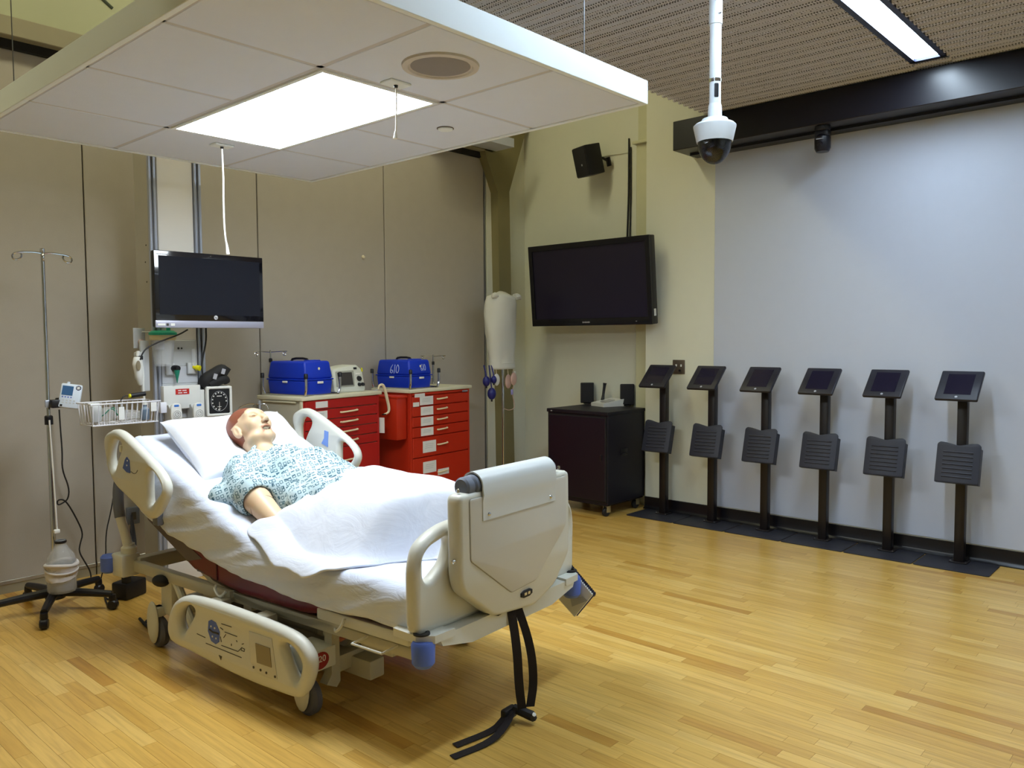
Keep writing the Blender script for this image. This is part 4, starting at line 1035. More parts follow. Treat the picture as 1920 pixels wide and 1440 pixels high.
part(hwc, 'socket', m_plasb, lathe([(0, .004), (.006, .003), (.007, 0)], tuple(q((334, 653))-Vector((0, CF+.004, 0))), (0, -1, 0), 12), lathe([(0, .004), (.005, .003), (.006, 0)], tuple(q((340, 653))-Vector((0, CF+.004, 0))), (0, -1, 0), 12))
for p in ((260, 462), (268, 492), (262, 530)): part(hwc, 'screw', m_dark, lathe([(0, .003), (.004, .002), (.005, 0)], (cl+.004, .05+.02*(p[0]-258)/10, onx(p, cl).z), (-1, 0, 0), 8))
# all-in-one computer monitor on an arm
MY = 4.58
TL, TR, BL, BR = q((287, 471), MY), q((491, 481), MY), q((290, 616), MY), q((491, 614), MY)
mw = TR.x-TL.x; mh = (TL.z+TR.z)/2-(BL.z+BR.z)/2
mo = thing('computer_monitor', 'black all-in-one computer monitor with silver chin on the service column', 'monitor', ((TL.x+TR.x)/2, MY, (BL.z+BR.z)/2))
part(mo, 'case', m_plasb, bb((-mw/2, 0, 0), (mw/2, .045, mh), .012))
fg = part(mo, 'front_glass', mat('monitor_glass', (14, 13, 20), .12, coat=.5), bb((-mw/2, -.006, .04), (mw/2, .004, mh), .004, 2))
part(fg, 'display_area', mat('monitor_panel', (24, 25, 34), .16), bb((-mw/2+.025, -.0075, .075), (mw/2-.025, -.005, mh-.03)))
ch = part(mo, 'chin', mat('chin_silver', (168, 168, 186), .35, .3), bb((-mw/2, -.006, 0), (mw/2, .006, .042), .004, 2))
part(ch, 'sticker', m_lab, box((-mw/2+.033, -.0075, .018), (.043, .003, .012))); part(ch, 'sticker', m_lab, box((-mw/2+.098, -.0075, .018), (.024, .003, .014))); part(ch, 'sticker', m_print, box((-mw/2+.068, -.0075, .018), (.012, .003, .014)))
lg = part(fg, 'logo', mat('logo_disc', (205, 205, 210), .4), lathe([(0, .003), (.012, .002), (.0125, 0)], (.022, -.006, .062), (0, -1, 0), 20))
text(lg, 'logo_letters', 'hp', .018, m_plasb, basis((1, 0, 0), (0, 0, 1), (0, -1, 0), (.022, -.0095, .062)))
text(fg, 'brand_strip', 'BANG&OLUFSEN', .009, m_logo, basis((1, 0, 0), (0, 0, 1), (0, -1, 0), (-mw/2+.05, -.0068, mh-.022)))
part(fg, 'webcam', m_glassb, lathe([(0, .002), (.005, .001), (.006, 0)], (.0, -.006, mh-.016), (0, -1, 0), 12))
part(mo, 'arm', m_alub, tube([(-.05, .045, mh*.5), (-.08, .14, mh*.5), (-.14, CF-MY-.012, mh*.5)], .02, 10), box((-.04, .052, mh*.5), (.11, .014, .11), .004))
# suction canister with teal lid
c = q((306, 655), CF-.075)
su = thing('suction_canister', 'clear suction canister with teal lid hanging under the monitor', 'canister', (c.x, CF-.075, 1.345))
part(su, 'jar', m_clear, lathe([(0, 0), (.045, 0), (.052, .01), (.066, .15), (.068, .155), (.064, .155), (.048, .012), (0, .008)], seg=28))
part(su, 'band', mat('band_cream', (222, 208, 160), .4, alpha=.85), lathe([(.0675, .155), (.073, .16), (.075, .185), (.06, .188)], seg=28))
ld = part(su, 'lid', m_teal, lathe([(.079, .186), (.079, .20), (.06, .212), (0, .214)], seg=28), lathe([(.012, .21), (.012, .23), (0, .232)], (.03, -.01, 0), seg=12))
part(su, 'bracket', m_alub, bb((-.03, .05, .10), (.03, .065, .16)))
# wall fittings
c = q((322, 692), CF); fx1 = thing('oxygen_fitting', 'green oxygen outlet fitting with cone adapter on the service column', 'fitting', (c.x, CF-.006, c.z))
part(fx1, 'outlet', m_gpl, box((-.02, -.012, 0), (.055, .024, .07), .004)); part(fx1, 'valve', m_plasb, lathe([(.02, 0), (.02, .03), (.016, .045), (0, .047)], (0, -.02, .005), (.2, -1, 0), 16))
part(fx1, 'cone', m_green, lathe([(.002, -.078), (.007, -.05), (.015, -.018), (.018, 0), (0, .004)], (.006, -.05, -.005), seg=14))
c = q((360, 690), CF); fx2 = thing('air_fitting', 'yellow air outlet fitting on the service column', 'fitting', (c.x, CF-.006, c.z))
part(fx2, 'outlet', m_gpl, box((-.012, -.012, 0), (.055, .024, .07), .004)); part(fx2, 'flow_tube', m_clear, cyl((-.008, -.035, .02), (-.008, -.035, .12), .012, seg=14))
part(fx2, 'valve', m_yel, lathe([(.010, 0), (.010, .02), (.017, .022), (.017, .045), (0, .047)], (-.005, -.02, .006), (.55, -.8, -.15), 16))
# cover plate with the red label
pa_, pb2_ = q((299, 724)), q((369, 763))
gp = thing('cover_box', 'white metal cover box with a red label below the wall fittings', 'box', ((pa_.x+pb2_.x)/2, CF-.004, pb2_.z))
gw, gh = pb2_.x-pa_.x, pa_.z-pb2_.z
part(gp, 'box', m_wpl, bb((-gw/2, -.05, 0), (gw/2, -.002, gh), .004))
rl = part(gp, 'label_strip', mat('label_red', (190, 34, 26), .5), bb((-.043, -.0515, gh*.62), (.043, -.0498, gh*.62+.034)))
part(rl, 'print', m_lab, *[box((x, -.0522, gh*.62+z), (w, .0008, .006)) for x, w, z in ((-.018, .020, .024), (.012, .026, .024), (-.015, .026, .010), (.017, .022, .010))])
# two suction regulators
for px, lb in (((329, 778), 'left suction regulator with round dial on the column rail'), ((371, 776), 'right suction regulator with round dial on the column rail')):
    c = q(px, CF-.10); t = thing('suction_regulator', lb, 'gauge', (c.x, CF-.10, c.z), group='suction regulators')
    part(t, 'body', m_gpl, prism([(-.035, .03), (-.012, .06), (.035, .05), (.035, -.07), (-.03, -.085)], lambda a, b, w: (w, a+.04, b), -.030, .030), ang=20)
    fc = part(t, 'face', m_wpl, plate([(-.033, .048), (-.025, .066), (.0, .072), (.025, .066), (.033, .048), (.035, -.01), (.022, -.085), (-.022, -.085), (-.035, -.01)], [], .02, .006, xz(-.008), .012))
    part(fc, 'dial', m_wpl, lathe([(.028, 0), (.028, .005), (.025, .006), (0, .005)], (0, -.018, .005), (0, -1, 0), 24))
    part(fc, 'dial_ring', m_print, tube([(.0215*math.cos(a), -.0242, .005+.0215*math.sin(a)) for a in np.linspace(0, 2*math.pi, 29)[:-1]], .0009, 4, closed=True), tube([(.012*math.cos(a), -.0242, .005+.012*math.sin(a)) for a in np.linspace(0, 2*math.pi, 21)[:-1]], .0009, 4, closed=True), tube([(0, -.0244, .005), (.009, -.0244, .014)], .001, 4))
    part(fc, 'blue_tab', mat('tab_blue', (60, 120, 205), .4), box((0, -.017, .056), (.03, .006, .014), .004), lathe([(0, .004), (.017, .003), (.018, 0)], (0, -.017, -.058), (0, -1, 0), 16))
# aneroid blood pressure gauge with cuff basket
c = q((411, 752), CF-.10)
bg = thing('blood_pressure_gauge', 'white wall blood pressure gauge with black dial and black cuff on top', 'gauge', (c.x, CF-.10, c.z), math.radians(-14))
part(bg, 'case', m_wpl, plate([(-.078, -.093), (.078, -.093), (.078, .093), (-.078, .093)], [[(-.062, -.077), (.062, -.077), (.062, .077), (-.062, .077)]], .062, .006, xz(.02), .008))
dl = part(bg, 'dial', mat('dial_black', (20, 20, 24), .4), bb((-.066, -.004, -.08), (.066, .02, .08)))
part(dl, 'scale_ring', m_logo, tube([(.05*math.cos(a), -.0052, .062*math.sin(a)) for a in np.linspace(0, 2*math.pi, 41)[:-1]], .0013, 4, closed=True))
for k in range(12):
    a = math.radians(-120+k*24-30+150); part(dl, 'scale_mark', m_lab, box((.042*math.cos(a), -.0052, .054*math.sin(a)), (.007, .001, .008)))
part(dl, 'maker_strip', m_lab, box((0, -.0052, .032), (.03, .001, .005)))
part(dl, 'needle', m_lab, tube([(0, -.0058, -.06), (0, -.0058, -.005)], .0014, 4), tube([(-.012, -.0058, -.035), (.012, -.0058, -.035)], .0014, 4), tube([(-.008, -.0058, -.05), (.008, -.0058, -.05)], .0012, 4))
part(bg, 'cuff_basket', m_wpl, bb((-.115, .03, -.10), (-.08, .10, .075), .005), bb((-.08, .05, .08), (.06, .10, .095), .003))
m_cuff = mat('cuff_black', (26, 25, 27), .75, var=.2)
part(bg, 'cuff', m_cuff, tube([(-.085, .05, .09), (-.065, .045, .135), (-.02, .04, .165), (.03, .04, .20), (.055, .04, .185)], [.03, .045, .04, .035, .02], 12, 2), tube([(-.05, .03, .10), (.0, .03, .125), (.045, .035, .14), (.06, .04, .11)], [.03, .032, .03, .02], 12, 2), box((.052, .03, .19), (.05, .012, .05), .004, (0, .6, .2)))
for k in range(2): part(bg, 'cuff_print', m_logo, *[box((-.02+k*.05, .000, .155+k*.03), (.022, .003, .034), 0, (0, .3, 0))])
part(bg, 'stem', m_gpl, bb((-.085, .03, -.135), (-.065, .09, -.09), .003))
# cables from the monitor
cb = thing('monitor_cable', 'black cable hanging from the right of the monitor to the pressure gauge', 'cable', (0, 0, 0))
part(cb, 'cable', m_rub, tube([q(p, CF-.05) for p in ((386, 612), (387, 640), (378, 680), (379, 700), (384, 720), (385, 732))], .0055, 8, 2))
cb = thing('thermometer_cable', 'black cable looping from the monitor down to the handheld thermometer', 'cable', (0, 0, 0))
part(cb, 'cable', m_rub, tube([q(p, CF-.17) for p in ((352, 618), (335, 628), (300, 640), (275, 652), (266, 664), (263, 675))], .0045, 8, 2))
# handheld thermometer in its holder left of the column
c = q((259, 690), CF-.06)
tm = thing('ear_thermometer', 'grey handheld thermometer in a holder at the left side of the column', 'thermometer', (c.x, CF-.06, c.z))
part(tm, 'holder', m_gpl, box((.02, .03, .01), (.05, .05, .17), .012)); part(tm, 'holder_back', m_gpl, bb((.03, .03, -.14), (.08, .05, .16), .003))
hb = part(tm, 'handset', m_wpl, tube([(-.012, -.02, .065), (-.014, -.022, .02), (-.005, -.02, -.04), (.006, -.01, -.10)], [.018, .027, .022, .010], 14, 2))
part(hb, 'display', m_lcd, ell((-.018, -.047, .015), (.014, .004, .030), 14, 8))
part(tm, 'probe', m_wpl, cyl((.0, 0, .07), (.002, 0, .10), .010, seg=12)); part(tm, 'cord', m_wpl, tube([(.012, -.015, .05), (.02, -.02, -.04), (.016, -.02, -.12), (.026, -.01, -.19)], .007, 8, 2))
part(tm, 'clip', m_plasb, box((.012, -.01, .06), (.02, .03, .025), .005))
c = q((262, 634), CF); oc = thing('wall_bracket', 'small metal bracket with pink cap beside the suction canister', 'bracket', (c.x, CF+.02, c.z))
part(oc, 'plate', m_gpl, bb((-.03, -.004, -.06), (.04, .004, .06), .002, 1)); part(oc, 'cap', mat('cap_pink', (205, 178, 172), .5), lathe([(.016, 0), (.016, .015), (0, .017)], (.012, -.004, -.022), (0, -1, 0), 14)); part(oc, 'pin', m_gpl, cyl((.02, -.004, .036), (.06, -.03, .036), .004, seg=8))
# white wire basket with supplies
BYF = 4.50
x0, x1 = q((170, 757), BYF).x, q((301, 753), BYF).x
bk = thing('wire_basket', 'white wire basket of supplies hooked on the column rail', 'basket', (x0, BYF, 1.045))
m_bw = mat('basket_white', (218, 218, 226), .4); bwid = x1-x0; bd = .20; bh = .115
def loop(z, r=.0035, ins_=0): return tube([(ins_, ins_, z), (bwid-ins_, ins_, z), (bwid-ins_, bd-ins_, z), (ins_, bd-ins_, z)], r, 6, closed=True)
part(bk, 'rim', m_bw, loop(bh, .0042)); part(bk, 'base_ring', m_bw, loop(0, .0035, .012))
for k in range(13):
    x = .012+(bwid-.024)*k/12
    part(bk, 'wire', m_bw, tube([(x*1.0, 0, bh), (.012+(x-.012)*.97, .012, 0), (.012+(x-.012)*.97, bd-.012, 0), (x, bd, bh)], .0022, 6))
for k in range(5):
    y = .02+(bd-.04)*k/4
    part(bk, 'wire', m_bw, tube([(0, y, bh), (.012, y, 0), (bwid-.012, y, 0), (bwid, y, bh)], .0022, 6))
part(bk, 'tag', m_lab, box((.155, -.004, .06), (.03, .003, .07))); part(bk, 'tag', m_lab, box((.33, -.004, .085), (.032, .003, .05)))
part(bk, 'hook', m_bw, tube([(bwid, .05, bh*.8), (bwid+.05, .06, bh*.8), (bwid+.05, .30, bh*.8)], .005, 8), bb((bwid+.0, .0, .045), (bwid+.035, .03, .105), .003))
random.seed(9)
sup = [('tubing_coil', 'coil of clear tubing in the wire basket', 'tubing', m_clear), ('oxygen_mask', 'clear plastic oxygen mask in the wire basket', 'mask', m_clear), ('supply_pack', 'grey packaged supply in the wire basket', 'pack', m_gpl), ('supply_bottle', 'small blue-grey bottle in the wire basket', 'bottle', mat('bottle_bluegrey', (110, 128, 150), .3))]
t = thing('tubing_coil', sup[0][1], 'tubing', (x0+.24, BYF+.10, 1.05)); part(t, 'coil', m_clear, tube([(.05*math.cos(a), .05*math.sin(a), .012+.002*a) for a in np.linspace(0, 22, 90)], .007, 8))
t = thing('oxygen_mask', sup[1][1], 'mask', (x0+.12, BYF+.10, 1.05)); part(t, 'shell', m_clear, ell((0, 0, .045), (.05, .055, .042), 18, 10)); part(t, 'elastic', m_green, tube([(.05*math.cos(a), .06*math.sin(a), .06+.02*math.sin(3*a)) for a in np.linspace(0, 6, 24)], .003, 6))
t = thing('supply_pack', sup[2][1], 'pack', (x0+.05, BYF+.10, 1.05)); part(t, 'wrapper', m_gpl, box((0, 0, .055), (.06, .10, .10), .02)); part(t, 'seal_strip', m_lab, box((0, 0, .108), (.06, .02, .008)))
t = thing('supply_bottle', sup[3][1], 'bottle', (x0+.33, BYF+.11, 1.05)); part(t, 'bottle', sup[3][3], lathe([(0, 0), (.022, 0), (.024, .01), (.024, .06), (.01, .075), (.01, .09)], seg=16)); part(t, 'cap', m_wpl, lathe([(.013, .085), (.013, .105), (0, .107)], seg=14))
lr = thing('laryngoscope', 'dark cylindrical penlight lying above the wire basket', 'penlight', (0, 0, 0)); a, b = q((245, 742), BYF+.14), q((272, 738), BYF+.14)
part(lr, 'handle', m_plasb, cyl(b, a, .013, seg=14)); part(lr, 'lens', m_yel, lathe([(.011, 0), (.011, .01), (0, .014)], a, a-b, 12)); part(lr, 'cord', m_rub, tube([a, q((232, 742), BYF+.14), q((226, 752), BYF+.14)], .003, 6, 1))

# ------------------------------------------------------------------ infusion stand on the left
IX, IY = 1.562, 4.855
iv = thing('infusion_stand', 'chrome infusion stand with black five-leg base at the far left', 'stand', (IX, IY, 0))
part(iv, 'pole', m_chrome, lathe([(.0125, .10), (.0125, 1.06), (.0095, 1.07), (.0095, 1.98), (.012, 1.98), (.012, 2.0), (0, 2.005)], seg=16))
part(iv, 'collar', m_plasb, lathe([(.021, 1.04), (.021, 1.085), (.016, 1.09)], seg=16)); part(iv, 'hub', m_plasb, lathe([(.05, .07), (.055, .09), (.035, .125), (.018, .14)], seg=20))
def hook(P): return tube(P, .005, 8, 2)
for dx in (-1, 1):
    part(iv, 'hook', m_chrome, hook([(0, 0, 1.975), (dx*.05, 0, 1.98), (dx*.13, 0, 1.972), (dx*.15, 0, 1.955), (dx*.140, 0, 1.93), (dx*.115, 0, 1.935), (dx*.10, 0, 1.955), (dx*.105, 0, 1.968)]))
    part(iv, 'hook', m_chrome, hook([(0, 0, 1.975), (dx*.02, dx*.05, 1.99), (dx*.04, dx*.13, 1.965), (dx*.042, dx*.14, 1.93), (dx*.036, dx*.12, 1.925)]))
for k in range(5):
    a = math.radians(-118+72*k); d = Vector((math.cos(a), math.sin(a), 0))
    lg_ = part(iv, 'leg', m_plasb, tube([d*.02+Vector((0, 0, .105)), d*.16+Vector((0, 0, .10)), d*.31+Vector((0, 0, .088))], [.026, .022, .018], 10, 1))
    cs = part(lg_, 'caster', m_plasb, lathe([(0, -.02), (.022, -.02), (.028, -.012), (.028, .012), (.022, .02), (0, .02)], d*.315+Vector((0, 0, .029)), (-d.y, d.x, 0), 18), lathe([(.016, .045), (.02, .06), (.018, .085), (0, .088)], d*.312, seg=14))
t = thing('pump_clamp', 'black pole clamp on the infusion stand', 'clamp', (IX, IY, 1.155)); part(t, 'block', m_plasb, box((.035, -.03, 0), (.07, .05, .045), .005)); part(t, 'jaw', m_alub, box((-.005, -.014, 0), (.03, .012, .04), .002))
c = q((132, 743), IY-.06)
pm = thing('infusion_controller', 'white handheld controller with blue screen clipped to the infusion stand', 'controller', (c.x, c.y, c.z), rot=(math.radians(-12), math.radians(9), math.radians(-28)))
m_pm = mat('controller_white', (206, 216, 230), .4)
part(pm, 'case', m_pm, box((0, 0, 0), (.105, .028, .135), .008)); part(pm, 'screen', mat('screen_blue', (62, 98, 140), .2), box((-.016, -.0145, .028), (.054, .002, .052)))
part(pm, 'button', m_bluep, *[lathe([(0, .002), (.004, .0015), (.004, 0)], (-.036+k*.014, -.014, -.008), (0, -1, 0), 8) for k in range(4)])
part(pm, 'key', m_gpl, *[box((-.03+i*.018, -.0145, -.026-j*.013), (.010, .002, .006)) for i in range(4) for j in range(2)])
part(pm, 'power_key', m_plasb, box((-.036, -.0145, -.056), (.012, .002, .010)))
em = part(pm, 'emblem', mat('emblem_navy', (40, 44, 80), .4), lathe([(0, .002), (.013, .0015), (.0135, 0)], (.035, -.014, .048), (0, -1, 0), 18)); part(em, 'emblem_star', m_lab, *[box((.035, -.0167, .048), (.019, .001, .004), 0, (0, a, 0)) for a in (0, 1.047, 2.094)])
part(pm, 'knob', m_pm, lathe([(.008, 0), (.008, .012), (0, .014)], (-.02, 0, .066), seg=10)); part(pm, 'clamp_arm', m_plasb, tube([(-.04, .02, -.02), (-.07, .035, -.025)], .012, 8))
# jug tied to the foot of the stand
jp = onz((101, 1119), .118)
jg = thing('water_jug', 'clear plastic jug wrapped with white cloth on the infusion stand base', 'jug', (IX+.005, IY-.094, .128))
part(jg, 'bottle', m_clear, lathe([(0, 0), (.066, 0), (.073, .012), (.073, .165), (.066, .20), (.042, .235), (.026, .262), (.024, .285), (.020, .285), (.022, .26), (.04, .228), (.068, .16), (.069, .014), (0, .006)], seg=28)); part(jg, 'water', mat('water', (205, 200, 205), .05, trans=.9, alpha=.5, ior=1.33), lathe([(0, .008), (.066, .008), (.067, .07), (0, .07)], seg=24)); part(jg, 'neck_ring', m_plasb, lathe([(.029, .268), (.031, .275), (.029, .282), (.025, .28)], seg=20))
def wrap(s, t):
    a = s*2*math.pi; r = .077+.004*math.sin(a*2+t*5)+.003*nz3(math.cos(a)*3, math.sin(a)*3, t*9)
    return (r*math.cos(a), r*math.sin(a), .075+t*.085+.008*math.sin(a+1)+.006*nz3(math.cos(a)*2, math.sin(a)*2, 4))
wr_ = part(jg, 'cloth_wrap', mat('wrap_white', (212, 206, 204), .85), grid(wrap, 48, 14), tube([(.078*math.cos(a), .078*math.sin(a), .152+.006*math.sin(a*2)) for a in np.linspace(0, 2*math.pi, 30)[:-1]], .010, 8, closed=True), tube([(.079*math.cos(a), .079*math.sin(a), .125+.016*math.sin(a)) for a in np.linspace(0, 2*math.pi, 30)[:-1]], .006, 8, closed=True), fixn=False)
part(jg, 'tie', m_lab, box((-.01, .02, .33), (.03, .02, .022), .005)); part(jg, 'tube', mat('tube_white', (214, 210, 205), .5), tube([(-.008, .02, .33), (-.012, .03, .6), (-.016, .05, .94)], .0045, 8, 1))
# black power cord running down the partition with a loop
cd = thing('black_cable', 'black cable hanging down the partition with a small loop', 'cord', (0, 0, 0))
P = [q(p, 5.30) for p in ((111, 768), (113, 800), (117, 850), (116, 880), (130, 915), (128, 935), (120, 942), (108, 948), (107, 938), (118, 936), (128, 945), (145, 975), (156, 1000), (150, 1020), (148, 1035), (160, 1055), (170, 1072), (171, 1090))]
part(cd, 'cord', m_rub, tube(P, .0045, 8, 2))
cd = thing('thin_cable', 'thin black cable hanging beside the bed push handle', 'cord', (0, 0, 0))
part(cd, 'cord', m_rub, tube([q(p, 5.25) for p in ((215, 915), (208, 960), (198, 1000), (199, 1050), (186, 1095), (190, 1125))], .004, 8, 2))
fc_ = thing('floor_cord', 'black cord looping on the floor by the bed head', 'cord', (0, 0, 0))
part(fc_, 'cord', m_rub, tube([onz(p, .006) for p in ((186, 1090), (192, 1112), (200, 1124), (212, 1124), (214, 1115), (203, 1112), (194, 1116), (208, 1150), (222, 1116), (240, 1100), (265, 1105))], .005, 8, 2))
pw = thing('power_supply', 'black power supply box on the floor under the bed head', 'power box', (*tuple(onz((243, 1118), 0))[:2], 0), .4); part(pw, 'box', m_plasb, box((0, 0, .05), (.16, .11, .10), .012)); part(pw, 'plug', m_rub, box((-.05, -.03, .12), (.04, .04, .05), .008))
for k, P in enumerate((((262, 1160), (280, 1180), (320, 1195), (350, 1190)), ((270, 1170), (300, 1140), (340, 1125), (360, 1120)))):
    t = thing('bed_cord', ['thick black cord lying on the floor below the bed frame', 'second black cord curling on the floor below the bed frame'][k], 'cord', (0, 0, 0)); part(t, 'cord', m_rub, tube([onz(p, .008) for p in P], .008, 8, 2))
def b2w_(p): return BO+Vector((p[0]*math.cos(BYAW)-p[1]*math.sin(BYAW), p[0]*math.sin(BYAW)+p[1]*math.cos(BYAW), p[2]))
bc = thing('cable_bundle', 'bundle of dark cables hanging behind the bed head', 'cables', (0, 0, 0))
for P in (((242, 960), (246, 1000), (240, 1030), (255, 1045)), ((248, 962), (254, 1010), (246, 1035), (258, 1046)), ((270, 1000), (250, 1012), (243, 1030), (262, 1040)), ((275, 1010), (256, 1022), (250, 1045), (266, 1052))):
    part(bc, 'cable', m_rub, tube([q((247, 966), YP-.035)]+[q(p, 5.0-.2*k) for k, p in enumerate(P[1:])]+[b2w_((-.40, 2.05, .38))], .006, 8, 2))
jb = thing('junction_box', 'grey wall box behind the bed head', 'box', (q((247, 966), YP).x, YP, q((247, 966), YP).z)); part(jb, 'box', m_grey, bb((-.04, -.03, -.055), (.04, 0, .055), .004)); part(jb, 'face', m_print, box((0, -.032, 0), (.03, .004, .05)))
# short hook stand behind the manikin head
hk = thing('bedside_hook_stand', 'low chrome hook stand behind the manikin head', 'stand', (q((487, 760), 4.5).x, 4.5, 0))
part(hk, 'pole', m_chrome, lathe([(.009, .02), (.009, q((487, 757), 4.5).z+.02), (0, q((487, 757), 4.5).z+.025)], seg=12)); part(hk, 'base', m_plasb, lathe([(.10, 0), (.10, .012), (.02, .03), (0, .03)], seg=24))
zz = q((465, 760), 4.5).z
for P in ([(0, 0, zz), (-.08, 0, zz+.012), (-.15, -.01, zz-.01), (-.165, -.01, zz-.04), (-.15, -.01, zz-.045)], [(0, 0, zz), (-.05, -.03, zz+.01), (-.09, -.05, zz-.02), (-.095, -.05, zz-.04)], [(0, 0, zz), (.03, -.02, zz+.005), (.04, -.03, zz-.03)]): part(hk, 'hook', m_chrome, tube(P, .003, 6, 2))
# ------------------------------------------------------------------ red crash carts
m_red = mat('cart_red', (172, 28, 24), .38, var=.05)
m_red2 = mat('cart_orange_red', (186, 44, 20), .38, var=.05)
m_ctop = mat('cart_top_cream', (214, 210, 186), .5)
m_cgrey = mat('cart_side_cream', (182, 178, 162), .5)
m_hand = mat('handle_cream', (222, 208, 176), .4)
m_bb = mat('toolbox_blue', (10, 52, 190), .42, var=.05)
def cart(lab, FL, yaw, w, d, zt, mred, mside, drawers, hx, hw, labels):
    t = thing('crash_cart', lab, 'cart', (FL.x, FL.y, 0), yaw, group='red crash carts')
    part(t, 'body', mside, bb((.012, .02, .10), (w-.012, d, zt-.028), .004, 1))
    part(t, 'front_frame', mred, bb((.012, .004, .10), (.035, .022, zt-.028), .002, 1)); part(t, 'front_frame', mred, bb((w-.035, .004, .10), (w-.012, .022, zt-.028), .002, 1))
    part(t, 'top', m_ctop, bb((-.008, -.012, zt-.028), (w+.008, d+.006, zt), .006, 2))
    part(t, 'base', m_plasb, bb((.03, .03, .075), (w-.03, d-.02, .11), .006))
    for cx_, cy_ in ((.07, .07), (w-.07, .07), (.07, d-.07), (w-.07, d-.07)):
        cs = part(t, 'caster', m_wheel, lathe([(0, -.014), (.03, -.014), (.038, -.008), (.038, .008), (.03, .014), (0, .014)], (cx_, cy_, .038), (1, .2, 0), 18))
    for i, (z1, z0) in enumerate(drawers):
        dw = part(t, 'drawer', mred, bb((.037, .0, z0+.003), (w-.037, .03, z1-.003), .004, 1))
        if i and hw: part(dw, 'handle', m_hand, tube([(hx, .0, (z0+z1)/2+.005), (hx+.004, -.016, (z0+z1)/2+.004), (hx+hw-.004, -.016, (z0+z1)/2+.010), (hx+hw, .0, (z0+z1)/2+.012)], .0065, 8, 1))
        for lx, lw, lz, lh in labels.get(i, ()):
            lb_ = part(dw, 'paper_label', m_lab, box((lx+lw/2, -.0012, (z0+z1)/2+lz), (lw, .0018, lh)))
            if lh > .05: part(lb_, 'print', m_gpl, *[box((lx+lw/2-.004*k % .01, -.0026, (z0+z1)/2+lz+lh*(.22-.16*k)), (lw*.6, .0006, .003)) for k in range(3)])
    return t
Z1 = 1.10; FL1 = onz((565, 745), Z1); Y1 = math.radians(9)
zc = [1.072, 1.00, .925, .855, .78, .71, .50, .14]
c1 = cart('red crash cart with cream side, carrying a toolbox and the defibrillator', FL1, Y1, .80, .45, Z1, m_red, m_cgrey, list(zip(zc, zc[1:])), .37, .17, {0: [(.13, .115, 0, .045)], 1: [(.10, .14, -.0, .055)], 2: [(.10, .10, .0, .055)]})
part(c1, 'corner_post', m_ctop, bb((-.002, -.002, .10), (.014, .02, Z1-.028), .003, 1))
part(c1, 'slide_tray', m_ctop, bb((-.004, .06, Z1-.045), (.01, d_ if False else .40, Z1-.033), .002, 1))
Z2 = 1.095; FL2 = onz((767.5, 731), Z2); Y2 = math.radians(6)
zc2 = [1.067, 1.040, .955, .87, .785, .70, .535, .24]
c2 = cart('orange-red crash cart with six drawers, carrying the toolbox marked 610', FL2, Y2, .77, .42, Z2, m_red2, m_red2, list(zip(zc2, zc2[1:])), .33, .12, {0: [(.06, .12, -.01, .03)], 1: [(.12, .16, -.0, .07), (.04, .07, -.025, .035)], 2: [(.13, .15, 0, .07)], 3: [(.13, .15, 0, .07)], 4: [(.13, .15, 0, .065)], 5: [(.15, .16, 0, .095)], 6: [(.15, .16, .06, .095), (.33, .14, .0, .05)]})
part(c2, 'side_bin', m_red2, bb((-.115, .03, .70), (-.004, .38, 1.04), .006))
part(c2, 'side_bin_lip', m_red2, bb((-.12, .02, 1.03), (-.004, .39, 1.05), .004))
part(c2, 'glove_holder', mat('holder_beige', (206, 196, 168), .5), bb((.775, .06, .74), (.83, .24, 1.0), .012)); part(c2, 'lock_plate', m_alub, box((.68, -.012, 1.05), (.07, .004, .012)))
part(c1, 'paper', m_lab, box((.806, .02, .83), (.003, .09, .12), 0, (0, 0, .2)))
def toolbox(lab, cart_t, x, y, yaw, w, d, h):
    M = cart_t.matrix_basis @ Matrix.Translation((x, y, 0))
    loc = Matrix.Translation(cart_t.location) @ Matrix.Rotation(cart_t.rotation_euler.z, 4, 'Z') @ Vector((x, y, 0))
    z = Z1 if cart_t is c1 else Z2
    t = thing('toolbox', lab, 'toolbox', (loc.x, loc.y, z), cart_t.rotation_euler.z+yaw, group='blue toolboxes')
    def taper(z0, z1, i0, i1):
        V, F = box((w/2, d/2, (z0+z1)/2), (w, d, z1-z0), .018, None, 3)
        return [Vector((w/2+(v.x-w/2)*(1-(i0+(i1-i0)*(v.z-z0)/(z1-z0))), d/2+(v.y-d/2)*(1-(i0+(i1-i0)*(v.z-z0)/(z1-z0))), v.z)) for v in V], F
    part(t, 'tub', m_bb, taper(0, h*.46, .06, .0)); part(t, 'rim', m_bb, bb((-.0025, -.0025, h*.445), (w+.0025, d+.0025, h*.485), .003))
    ld = part(t, 'lid', m_bb, taper(h*.48, h, .0, .10)); part(t, 'handle', m_plasb, tube([(w/2, d*.28, h-.005), (w/2, d*.32, h+.018), (w/2, d*.68, h+.018), (w/2, d*.72, h-.005)], .009, 8, 1)); part(t, 'handle_recess', m_bb, bb((w*.3, d*.1, h-.01), (w*.7, d*.26, h+.008), .006))
    part(t, 'latch', m_lab, box((w*.5, -.008, h*.38), (.055, .008, .016), .003)); part(t, 'latch', m_lab, box((-.008, d*.5, h*.40), (.008, .05, .014), .003))
    part(t, 'sticker', mat('sticker_cream', (225, 222, 190), .5), lathe([(0, .002), (.010, .001), (.010, 0)], (w*.52, .010, h*.78), (0, -1, 0), 14))
    return t
tb1 = toolbox('blue toolbox with cream sticker beside the defibrillator', c1, .07, .035, 0, .27, .40, .245)
tb2 = toolbox('blue toolbox with 610 chalked on its side', c2, .035, .03, 0, .27, .38, .235)
